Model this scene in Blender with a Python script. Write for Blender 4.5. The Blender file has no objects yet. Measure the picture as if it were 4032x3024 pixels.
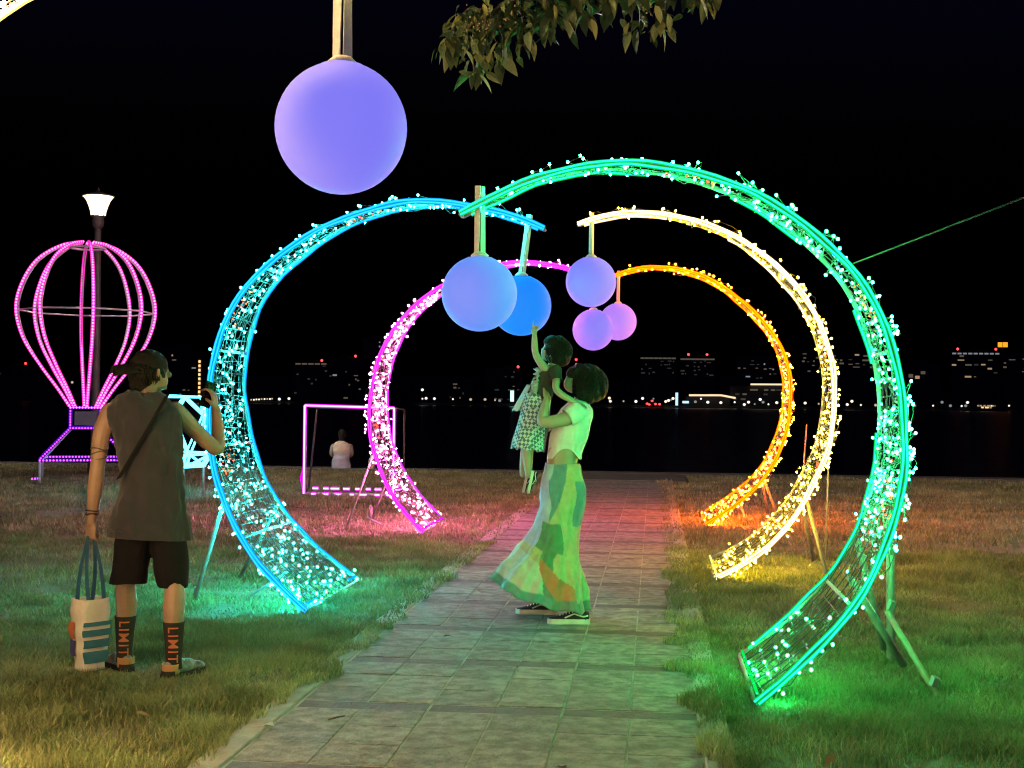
import bpy, bmesh, math, random
import numpy as np
from mathutils import Vector, Matrix, Euler

random.seed(7)
rng = np.random.default_rng(7)
sc = bpy.context.scene
COL = sc.collection
R = math.radians

# ------------------------------------------------------------------ camera
cam_data = bpy.data.cameras.new('camera')
cam = bpy.data.objects.new('camera', cam_data)
COL.objects.link(cam)
cam_data.sensor_width = 36.0
cam_data.lens = 46.43
cam_data.clip_start = 0.05
cam_data.clip_end = 6000.0
CAM_M = (Matrix.Rotation(R(6.176), 4, 'Z') @ Matrix.Rotation(R(90.794), 4, 'X') @ Matrix.Rotation(R(0.60), 4, 'Z'))
cam.rotation_euler = CAM_M.to_euler()
cam.location = (0, 0, 1.45)
sc.camera = cam

# ------------------------------------------------------------------ night sky
world = bpy.data.worlds.new('World')
sc.world = world
world.use_nodes = True
wn = world.node_tree.nodes
wl = world.node_tree.links
wn.clear()
w_out = wn.new('ShaderNodeOutputWorld')
w_bg = wn.new('ShaderNodeBackground')
w_sky = wn.new('ShaderNodeTexSky')
w_sky.sky_type = 'NISHITA'
w_sky.sun_disc = False
w_sky.sun_elevation = R(-4.2)
w_sky.sun_rotation = R(170.0)
w_sky.air_density = 1.0
w_sky.dust_density = 1.5
w_bg.inputs['Strength'].default_value = 0.10
w_tint = wn.new('ShaderNodeMix'); w_tint.data_type = 'RGBA'; w_tint.blend_type = 'MULTIPLY'
w_tint.inputs['Factor'].default_value = 1.0
w_tint.inputs['B'].default_value = (0.75, 0.8, 5.0, 1)          # a moonless, slightly blue night
wl.new(w_sky.outputs['Color'], w_tint.inputs['A'])
wl.new(w_tint.outputs['Result'], w_bg.inputs['Color'])
wl.new(w_bg.outputs['Background'], w_out.inputs['Surface'])

# ------------------------------------------------------------------ exposure and sampling
sc.view_settings.view_transform = 'Standard'
sc.view_settings.look = 'None'
sc.view_settings.exposure = 0.3
sc.view_settings.gamma = 1.0
sc.view_settings.use_curve_mapping = False
sc.render.engine = 'CYCLES'
sc.cycles.use_denoising = True
try:
    sc.cycles.denoiser = 'OPENIMAGEDENOISE'
except Exception:
    pass
sc.cycles.use_light_tree = True
sc.cycles.filter_width = 1.15
sc.cycles.max_bounces = 6
sc.cycles.diffuse_bounces = 2
sc.cycles.glossy_bounces = 3
sc.cycles.transmission_bounces = 4
sc.cycles.sample_clamp_indirect = 4.0
sc.cycles.caustics_reflective = False
sc.cycles.caustics_refractive = False

# ------------------------------------------------------------------ materials
def _mat(name):
    m = bpy.data.materials.new(name)
    m.use_nodes = True
    return m, m.node_tree.nodes, m.node_tree.links

def surf(name, col, rough=0.6, col2=None, scale=8.0, bump=0.0, bscale=None, metal=0.0, detail=5.0, coat=0.0, sheen=0.0, attr=None, spec=0.5, world=False, ramp=(0.32, 0.68)):
    """a plain surface: base colour broken up by noise, and fine relief"""
    m, n, l = _mat(name)
    b = n['Principled BSDF']
    b.inputs['Roughness'].default_value = rough
    b.inputs['Metallic'].default_value = metal
    b.inputs['Specular IOR Level'].default_value = spec
    b.inputs['Coat Weight'].default_value = coat
    b.inputs['Sheen Weight'].default_value = sheen
    tc = n.new('ShaderNodeTexCoord')
    co = n.new('ShaderNodeNewGeometry').outputs['Position'] if world else tc.outputs['Object']
    if attr:
        a = n.new('ShaderNodeAttribute'); a.attribute_name = attr
        mx = n.new('ShaderNodeMix'); mx.data_type = 'RGBA'; mx.blend_type = 'MULTIPLY'
        nz = n.new('ShaderNodeTexNoise'); nz.inputs['Scale'].default_value = scale; nz.inputs['Detail'].default_value = detail
        rp = n.new('ShaderNodeMapRange'); rp.inputs['To Min'].default_value = 0.72; rp.inputs['To Max'].default_value = 1.2
        l.new(co, nz.inputs['Vector'])
        l.new(nz.outputs['Fac'], rp.inputs['Value'])
        mx.inputs['Factor'].default_value = 1.0
        l.new(a.outputs['Color'], mx.inputs['A']); l.new(rp.outputs['Result'], mx.inputs['B'])
        l.new(mx.outputs['Result'], b.inputs['Base Color'])
    else:
        c2 = col2 if col2 else tuple(c * 0.72 for c in col)
        nz = n.new('ShaderNodeTexNoise'); nz.inputs['Scale'].default_value = scale; nz.inputs['Detail'].default_value = detail
        l.new(co, nz.inputs['Vector'])
        rp = n.new('ShaderNodeValToRGB')
        rp.color_ramp.elements[0].position = ramp[0]; rp.color_ramp.elements[1].position = ramp[1]
        rp.color_ramp.elements[0].color = (*c2, 1); rp.color_ramp.elements[1].color = (*col, 1)
        l.new(nz.outputs['Fac'], rp.inputs['Fac'])
        l.new(rp.outputs['Color'], b.inputs['Base Color'])
    if bump:
        bn = n.new('ShaderNodeTexNoise'); bn.inputs['Scale'].default_value = bscale or scale * 4; bn.inputs['Detail'].default_value = 6
        bp = n.new('ShaderNodeBump'); bp.inputs['Strength'].default_value = bump; bp.inputs['Distance'].default_value = 0.02
        l.new(co, bn.inputs['Vector']); l.new(bn.outputs['Fac'], bp.inputs['Height'])
        l.new(bp.outputs['Normal'], b.inputs['Normal'])
    return m

def emit(name, col, strength):
    m, n, l = _mat(name)
    n.remove(n['Principled BSDF'])
    e = n.new('ShaderNodeEmission')
    e.inputs['Color'].default_value = (*col, 1); e.inputs['Strength'].default_value = strength
    l.new(e.outputs['Emission'], n['Material Output'].inputs['Surface'])
    return m

# ------------------------------------------------------------------ mesh helpers
def frame_of(d, ref=None):
    d = Vector(d).normalized()
    r = Vector(ref) if ref is not None else (Vector((0, 0, 1)) if abs(d.z) < 0.9 else Vector((1, 0, 0)))
    a = d.cross(r)
    if a.length < 1e-6:
        a = d.cross(Vector((0.3, 1, 0.2)))
    a.normalize()
    return a, a.cross(d).normalized()

class MB:
    """collects shapes; build() links them as ONE mesh object"""
    def __init__(self):
        self.v = []; self.f = []
    def add(self, v, f):
        o = len(self.v)
        self.v += [tuple(p) for p in v]
        self.f += [tuple(i + o for i in q) for q in f]
        return self
    def box(self, c, s, rot=None):
        c = Vector(c); m = rot.to_matrix() if isinstance(rot, Euler) else (rot or Matrix.Identity(3))
        vs = [c + m @ Vector((x * s[0] / 2, y * s[1] / 2, z * s[2] / 2)) for x in (-1, 1) for y in (-1, 1) for z in (-1, 1)]
        return self.add(vs, [(0, 1, 3, 2), (4, 6, 7, 5), (0, 4, 5, 1), (2, 3, 7, 6), (0, 2, 6, 4), (1, 5, 7, 3)])
    def slab(self, x0, x1, y0, y1, z0, z1, bev=0.004):
        """a box with a chamfered top edge"""
        b = bev
        vs = [(x0, y0, z0), (x1, y0, z0), (x1, y1, z0), (x0, y1, z0),
              (x0, y0, z1 - b), (x1, y0, z1 - b), (x1, y1, z1 - b), (x0, y1, z1 - b),
              (x0 + b, y0 + b, z1), (x1 - b, y0 + b, z1), (x1 - b, y1 - b, z1), (x0 + b, y1 - b, z1)]
        fs = [(8, 9, 10, 11)]
        for k in range(4):
            j = (k + 1) % 4
            fs += [(k, j, 4 + j, 4 + k), (4 + k, 4 + j, 8 + j, 8 + k)]
        return self.add(vs, fs)
    def tube(self, pts, r, n=8, caps=True, closed=False):
        pts = [Vector(p) for p in pts]; N = len(pts)
        rr = [r] * N if not isinstance(r, (list, tuple)) else list(r)
        vs = []; fs = []; a = None
        for i, p in enumerate(pts):
            if closed:
                d = pts[(i + 1) % N] - pts[i - 1]
            else:
                d = pts[min(i + 1, N - 1)] - pts[max(i - 1, 0)]
            if d.length < 1e-9: d = Vector((0, 0, 1))
            d.normalize()
            if a is None:
                a, b = frame_of(d)
            else:
                a = (a - d * a.dot(d))
                if a.length < 1e-6: a, b = frame_of(d)
                a.normalize(); b = a.cross(d)
            for k in range(n):
                t = 2 * math.pi * k / n
                vs.append(p + (a * math.cos(t) + b * math.sin(t)) * rr[i])
        M = N if closed else N - 1
        for i in range(M):
            i2 = (i + 1) % N
            for k in range(n):
                k2 = (k + 1) % n
                fs.append((i * n + k, i * n + k2, i2 * n + k2, i2 * n + k))
        if caps and not closed:
            fs.append(tuple(range(n))[::-1]); fs.append(tuple((N - 1) * n + k for k in range(n)))
        return self.add(vs, fs)
    def ball(self, c, r, seg=12, rings=8, rot=None):
        """ellipsoid; r is a number or three half-axes"""
        c = Vector(c); r = (r, r, r) if not isinstance(r, (list, tuple)) else r
        m = rot.to_matrix() if isinstance(rot, Euler) else rot
        vs = []
        def put(x, y, z):
            q = Vector((x * r[0], y * r[1], z * r[2]))
            vs.append(c + (m @ q if m else q))
        put(0, 0, 1)
        for i in range(1, rings):
            a = math.pi * i / rings
            for k in range(seg):
                t = 2 * math.pi * k / seg
                put(math.sin(a) * math.cos(t), math.sin(a) * math.sin(t), math.cos(a))
        put(0, 0, -1)
        fs = []
        for k in range(seg):
            k2 = (k + 1) % seg
            fs.append((0, 1 + k, 1 + k2))
            for i in range(rings - 2):
                fs.append((1 + i * seg + k, 1 + (i + 1) * seg + k, 1 + (i + 1) * seg + k2, 1 + i * seg + k2))
            e = 1 + (rings - 2) * seg
            fs.append((e + k, len(vs) - 1, e + k2))
        return self.add(vs, fs)
    def lathe(self, prof, c=(0, 0, 0), n=20, caps=True):
        vs = []; fs = []
        for r, z in prof:
            for k in range(n):
                t = 2 * math.pi * k / n
                vs.append((c[0] + r * math.cos(t), c[1] + r * math.sin(t), c[2] + z))
        for i in range(len(prof) - 1):
            for k in range(n):
                k2 = (k + 1) % n
                fs.append((i * n + k, i * n + k2, (i + 1) * n + k2, (i + 1) * n + k))
        if caps:
            fs.append(tuple(range(n))[::-1]); fs.append(tuple((len(prof) - 1) * n + k for k in range(n)))
        return self.add(vs, fs)
    def rings(self, rows, caps=True):
        """loft rows of equal length (closed loops)"""
        n = len(rows[0]); vs = [p for r in rows for p in r]; fs = []
        for i in range(len(rows) - 1):
            for k in range(n):
                k2 = (k + 1) % n
                fs.append((i * n + k, i * n + k2, (i + 1) * n + k2, (i + 1) * n + k))
        if caps:
            fs.append(tuple(range(n))[::-1]); fs.append(tuple((len(rows) - 1) * n + k for k in range(n)))
        return self.add(vs, fs)
    def mesh(self, name, off=(0, 0, 0), smooth=True):
        me = bpy.data.meshes.new(name)
        me.from_pydata([(x - off[0], y - off[1], z - off[2]) for x, y, z in self.v], [], self.f)
        if smooth:
            me.polygons.foreach_set('use_smooth', [True] * len(me.polygons))
        me.update()
        return me
    def build(self, name, mat, parent=None, smooth=True):
        off = base_of(parent)
        return link(name, self.mesh(name, off, smooth), mat, parent)

BASE = {}
def base_of(o):
    while o is not None:
        if o.name in BASE: return BASE[o.name]
        o = o.parent
    return (0, 0, 0)

def link(name, me, mat, parent=None):
    o = bpy.data.objects.new(name, me)
    COL.objects.link(o)
    if mat is not None and not me.materials:
        me.materials.append(mat)
    if parent is not None:
        o.parent = parent
    return o

def tag(o, label=None, cat=None, group=None, kind=None):
    if label: o['label'] = label
    if cat: o['category'] = cat
    if group: o['group'] = group
    if kind: o['kind'] = kind
    return o

def thing(name, loc, label, cat, group=None, rz=0.0, local=False):
    """an Empty at a thing's base; parts are given in world metres unless local"""
    o = bpy.data.objects.new(name, None)
    COL.objects.link(o)
    o.location = loc; o.rotation_euler = (0, 0, rz)
    BASE[o.name] = (0, 0, 0) if local else tuple(loc)
    return tag(o, label, cat, group)

def flat(o):
    o.data.polygons.foreach_set('use_smooth', [False] * len(o.data.polygons))
    return o

def crom(P, n):
    """smooth curve through points, n samples evenly along it"""
    P = np.asarray(P, float)
    Q = np.vstack([2 * P[0] - P[1], P, 2 * P[-1] - P[-2]])
    out = []
    for i in range(len(P) - 1):
        p0, p1, p2, p3 = Q[i:i + 4]
        for t in np.linspace(0, 1, 12, endpoint=False):
            out.append(.5 * ((2 * p1) + (-p0 + p2) * t + (2 * p0 - 5 * p1 + 4 * p2 - p3) * t ** 2 + (-p0 + 3 * p1 - 3 * p2 + p3) * t ** 3))
    out.append(P[-1]); out = np.array(out)
    s = np.r_[0, np.cumsum(np.linalg.norm(np.diff(out, axis=0), axis=1))]
    t = np.linspace(0, s[-1], n)
    return np.stack([np.interp(t, s, out[:, k]) for k in range(out.shape[1])], 1)

def vnoise(x, y, seed=0, scale=1.0):
    """smooth value noise for numpy arrays, 0..1"""
    x = np.asarray(x) * scale + 1000.3; y = np.asarray(y) * scale + 1000.7
    xi = np.floor(x).astype(np.int64); yi = np.floor(y).astype(np.int64)
    xf = x - xi; yf = y - yi
    u = xf * xf * (3 - 2 * xf); w = yf * yf * (3 - 2 * yf)
    def hsh(a, b):
        q = (a * 374761393 + b * 668265263 + seed * 974711) & 0x7fffffff
        q = ((q ^ (q >> 13)) * 1274126177) & 0x7fffffff
        return ((q ^ (q >> 16)) & 0xffff) / 65535.0
    return (hsh(xi, yi) * (1 - u) + hsh(xi + 1, yi) * u) * (1 - w) + (hsh(xi, yi + 1) * (1 - u) + hsh(xi + 1, yi + 1) * u) * w

# ================================================================== THE SETTING
M = {}
M['soil'] = surf('lawn soil', (0.19, 0.165, 0.11), 0.95, (0.12, 0.12, 0.07), 3.0, 0.6, 40)
M['tile'] = []
for k, (c, c2) in enumerate([((0.28, 0.272, 0.268), (0.135, 0.132, 0.13)), ((0.315, 0.303, 0.295), (0.155, 0.15, 0.148)), ((0.245, 0.24, 0.24), (0.115, 0.113, 0.115))]):
    M['tile'].append(surf('paving stone', c, 0.8, c2, 14.0, 1.0, 55, detail=10, world=True, ramp=(0.36, 0.66)))
M['band'] = surf('dark band stone', (0.105, 0.103, 0.118), 0.7, (0.06, 0.059, 0.068), 13.0, 0.8, 60, world=True)
M['kerb'] = surf('kerb stone', (0.33, 0.325, 0.31), 0.8, (0.24, 0.235, 0.225), 11.0, 0.8, 50, world=True)
M['joint'] = surf('joint sand', (0.42, 0.40, 0.36), 0.95, (0.22, 0.21, 0.17), 7.0, 0.5, 80)
M['coping'] = surf('sea wall coping', (0.12, 0.11, 0.105), 0.85, (0.07, 0.066, 0.064), 3.0, 0.4, 20)

def water_mat():
    m, n, l = _mat('sea water')
    b = n['Principled BSDF']
    b.inputs['Base Color'].default_value = (0.004, 0.006, 0.010, 1)
    b.inputs['Roughness'].default_value = 0.28
    b.inputs['IOR'].default_value = 1.33
    tc = n.new('ShaderNodeTexCoord'); nz = n.new('ShaderNodeTexNoise'); bp = n.new('ShaderNodeBump')
    nz.inputs['Scale'].default_value = 0.9; nz.inputs['Detail'].default_value = 6
    bp.inputs['Strength'].default_value = 0.9; bp.inputs['Distance'].default_value = 0.25
    l.new(tc.outputs['Object'], nz.inputs['Vector']); l.new(nz.outputs['Fac'], bp.inputs['Height']); l.new(bp.outputs['Normal'], b.inputs['Normal'])
    return m
M['water'] = water_mat()
M['hill'] = surf('wooded hill', (0.02, 0.024, 0.016), 0.95, (0.012, 0.014, 0.010), 0.02)

# lawn: one gently uneven sheet up to the sea wall
nx, ny = 121, 71
xs = np.linspace(-42, 32, nx); ys = np.linspace(-14, 27.0, ny)
GX, GY = np.meshgrid(xs, ys)
def lawn_z(x, y):
    near_path = np.clip((np.abs(np.asarray(x) + 0.72) - 1.1) / 1.2, 0, 1)
    return -0.012 + near_path * (vnoise(x, y, 3, 0.55) - 0.5) * 0.05
GZ = lawn_z(GX, GY)
mb = MB()
mb.add(np.stack([GX.ravel(), GY.ravel(), GZ.ravel()], 1).tolist(),
       [(j * nx + i, j * nx + i + 1, (j + 1) * nx + i + 1, (j + 1) * nx + i) for j in range(ny - 1) for i in range(nx - 1)])
tag(mb.build('lawn', M['soil']), kind='structure')

mb = MB(); mb.slab(-42, 32, 27.0, 27.75, -1.6, 0.03, 0.02)
tag(flat(mb.build('sea_wall', M['coping'])), kind='structure')
mb = MB(); mb.add([(-1600, 27.7, -1.2), (1600, 27.7, -1.2), (1600, 4000, -1.2), (-1600, 4000, -1.2)], [(0, 1, 2, 3)])
tag(mb.build('sea', M['water']), kind='structure')
# far shore: low bank rising into dark hills
hx = np.linspace(-900, 700, 90); rows = []
for k, (yy, zb) in enumerate([(896, -1.6), (899, 0.4), (930, 1.0), (1010, 8), (1150, 18), (1350, 26)]):
    hz = zb + (vnoise(hx, hx * 0 + k, 11, 0.012) - 0.45) * (0 if k < 3 else 7 * (k - 2)) * 0.6
    rows.append([(x, yy, z) for x, z in zip(hx, hz)])
mb = MB(); n = len(hx)
mb.add([p for r in rows for p in r], [(j * n + i, j * n + i + 1, (j + 1) * n + i + 1, (j + 1) * n + i) for j in range(5) for i in range(n - 1)])
tag(mb.build('hills', M['hill']), kind='structure')

# paved path: 6 columns of square stones, a dark band after every third row
path = thing('path', (-0.72, 14.5, 0), None, None)
tag(path, kind='structure')
mb = MB(); mb.slab(-1.79, 0.335, 3.0, 24.75, -0.25, 0.0228, 0.002)
flat(mb.build('joint_bed', M['joint'], path))
PITCH, PER, Y0 = 0.31, 1.08, 6.02 - 3 * 1.08
XL = -1.65
tiles = []; bands = []
yy = Y0
while yy < 24.6:
    if yy > 2.9: bands.append((yy, yy + 0.15))
    for r in range(3):
        a = yy + 0.15 + r * PITCH
        if a + PITCH < 24.75 and a > 2.9:
            for c in range(6): tiles.append((XL + c * PITCH, a))
    yy += PER
tiles.sort(key=lambda t: t[1])
variants = []
for k in range(9):
    m2 = MB(); g = 0.0045
    t1, t2, t3, t4 = [rng.uniform(-0.0018, 0.0018) for _ in range(4)]
    m2.slab(g, PITCH - g, g, PITCH - g, 0, 0.026, 0.0018)
    for q, dz in zip((8, 9, 10, 11), (t1, t2, t3, t4)):
        x, y, z = m2.v[q]; m2.v[q] = (x, y, z + dz)
    me = m2.mesh('paving_stone', smooth=False); me.materials.append(M['tile'][k % 3]); variants.append(me)
far = MB()
for i, (x, y) in enumerate(tiles):
    if i < 300:
        o = bpy.data.objects.new('paving_stone', variants[int(rng.integers(9))])
        COL.objects.link(o); o.parent = path
        o.location = (x + 0.72, y - 14.5, rng.uniform(-0.0022, 0.0022))
    else:
        far.slab(x + .0035, x + PITCH - .0035, y + .0035, y + PITCH - .0035, 0, 0.026 + rng.uniform(-0.002, 0.002), 0.004)
o = far.build('paving_stones', M['tile'][0], path); flat(o); tag(o, kind='stuff')
for (a, b) in bands:
    for c in range(3):
        m2 = MB(); m2.slab(XL + c * .62 + .0035, XL + (c + 1) * .62 - .0035, a + .0035, b - .0035, 0, 0.024 + rng.uniform(-.001, .001), 0.004)
        flat(m2.build('band_stone', M['band'], path))
y = 2.6; k = 0
while y < 24.6:
    for x0 in (-1.765, 0.215):
        m2 = MB(); m2.slab(x0, x0 + 0.105, y + .003, y + 0.997, -0.1, 0.03 + rng.uniform(-.003, .003), 0.006)
        flat(m2.build('kerb_stone', M['kerb'], path))
    y += 1.0
mb = MB(); mb.slab(-1.9, 0.6, 24.76, 26.98, -0.2, 0.02, 0.01)
tag(flat(mb.build('landing', M['coping'])), kind='structure')

# ================================================================== LIGHT ARCHES
M['pipe'] = surf('painted steel pipe', (0.28, 0.27, 0.26), 0.5, (0.21, 0.20, 0.19), 20, metal=0.0)
M['rust_pipe'] = surf('weathered prop pipe', (0.36, 0.27, 0.20), 0.7, (0.26, 0.19, 0.14), 15)
M['wire'] = surf('galvanised wire mesh', (0.06, 0.06, 0.066), 0.55, (0.04, 0.04, 0.045), 20)
M['cable'] = surf('grey lighting cable', (0.04, 0.042, 0.04), 0.6)
M['strap'] = surf('white webbing strap', (0.72, 0.70, 0.66), 0.8, (0.60, 0.58, 0.55), 60, 0.3, 300)
M['red_reflection'] = emit('glowing red reflection', (1.0, 0.10, 0.03), 3.0)  # glow standing in for orange light reflected in the arches

ARCH = {
 'green': (7.14, 1.20, 1.4, [(-1.06,2.47), (-0.86,2.57), (-0.65,2.66), (-0.43,2.71), (-0.21,2.73), (0.02,2.71), (0.24,2.66), (0.45,2.58), (0.64,2.47), (0.82,2.33), (0.98,2.17), (1.10,1.98), (1.18,1.77), (1.23,1.55), (1.24,1.32), (1.23,1.10), (1.18,0.88), (1.10,0.67), (0.98,0.47), (0.83,0.30), (0.67,0.14), (0.50,0.0)]),
 'blue': (9.72, 1.62, 1.7, [(-0.82,2.73), (-1.04,2.82), (-1.27,2.88), (-1.51,2.92), (-1.75,2.93), (-1.98,2.90), (-2.21,2.83), (-2.43,2.74), (-2.64,2.61), (-2.83,2.46), (-2.99,2.29), (-3.11,2.08), (-3.18,1.85), (-3.22,1.61), (-3.21,1.37), (-3.18,1.14), (-3.12,0.90), (-3.02,0.68), (-2.89,0.48), (-2.74,0.30), (-2.56,0.14), (-2.37,0.0)]),
 'pink': (15.20, 1.50, 1.4, [(-0.67,2.89), (-0.90,2.97), (-1.14,3.03), (-1.38,3.06), (-1.62,3.06), (-1.86,3.01), (-2.10,2.94), (-2.32,2.84), (-2.53,2.72), (-2.72,2.57), (-2.89,2.39), (-3.02,2.19), (-3.12,1.97), (-3.18,1.73), (-3.21,1.49), (-3.21,1.25), (-3.18,1.01), (-3.10,0.78), (-3.00,0.56), (-2.87,0.35), (-2.71,0.17), (-2.53,0.0)]),
 'yellow': (11.85, 1.38, 1.4, [(-0.70,3.05), (-0.47,3.12), (-0.23,3.15), (0.01,3.14), (0.25,3.09), (0.48,3.02), (0.70,2.92), (0.90,2.78), (1.08,2.62), (1.24,2.44), (1.37,2.23), (1.45,2.01), (1.51,1.77), (1.52,1.53), (1.50,1.29), (1.45,1.05), (1.35,0.83), (1.24,0.61), (1.10,0.42), (0.93,0.25), (0.73,0.11), (0.51,0.0)]),
 'orange': (16.85, 1.50, 1.4, [(-0.55,3.06), (-0.32,3.14), (-0.08,3.18), (0.16,3.17), (0.40,3.12), (0.63,3.04), (0.84,2.92), (1.03,2.77), (1.21,2.61), (1.37,2.43), (1.51,2.23), (1.60,2.00), (1.65,1.77), (1.65,1.52), (1.63,1.28), (1.57,1.05), (1.48,0.82), (1.36,0.61), (1.20,0.43), (1.02,0.27), (0.82,0.13), (0.62,0.0)]),
 'warm': (4.40, 1.10, 1.4, [(-0.78,2.92), (-1.00,2.99), (-1.23,3.04), (-1.46,3.06), (-1.70,3.05), (-1.93,3.01), (-2.15,2.94), (-2.36,2.85), (-2.56,2.72), (-2.74,2.57), (-2.90,2.39), (-3.02,2.19), (-3.12,1.97), (-3.18,1.73), (-3.21,1.49), (-3.21,1.25), (-3.18,1.01), (-3.10,0.78), (-3.00,0.56), (-2.87,0.35), (-2.71,0.17), (-2.53,0.0)]),
}
# neon colour, neon strength, bulb colour, bulb strength, number of bulbs, bulb radius, label
LOOK = {
 'green':  ((0.03, 1.0, 0.74), 1.1, (0.006, 1.0, 0.20), 400.0, 390, 0.0070, 'green lit crescent arch with white bulbs, nearest on the right of the path'),
 'blue':   ((0.012, 0.27, 1.0), 2.5, (0.008, 0.72, 0.62), 660.0, 430, 0.0070, 'sky blue lit crescent arch with mint bulbs behind the man'),
 'pink':   ((1.0, 0.03, 0.95), 3.0, (1.0, 0.13, 0.44), 760.0, 430, 0.0080, 'magenta lit crescent arch with pinkish white bulbs left of the path'),
 'yellow': ((1.0, 0.90, 0.62), 3.0, (1.0, 0.62, 0.014), 290.0, 450, 0.0074, 'warm white lit crescent arch with golden bulbs right of the path'),
 'orange': ((1.0, 0.06, 0.0), 9.0, (1.0, 0.13, 0.0016), 1000.0, 420, 0.0076, 'orange lit crescent arch, farthest on the right of the path'),
 'warm':   ((1.0, 0.88, 0.55), 6.0, (1.0, 0.60, 0.22), 680.0, 300, 0.0072, 'golden lit crescent arch cut off by the left edge of the photo'),
}
# the saturated sleeve of each neon rope: colour, strength
BODY = {'green': ((0.0, 1.0, 0.12), 0.62), 'blue': ((0.0, 0.34, 1.0), 1.0), 'pink': ((0.72, 0.0, 1.0), 0.9),
        'yellow': ((1.0, 0.66, 0.16), 1.3), 'orange': ((1.0, 0.11, 0.0), 2.2), 'warm': ((1.0, 0.66, 0.16), 1.6)}
def arch_width(w, p, s):
    return 0.09 + (w - 0.09) * s ** p

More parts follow.
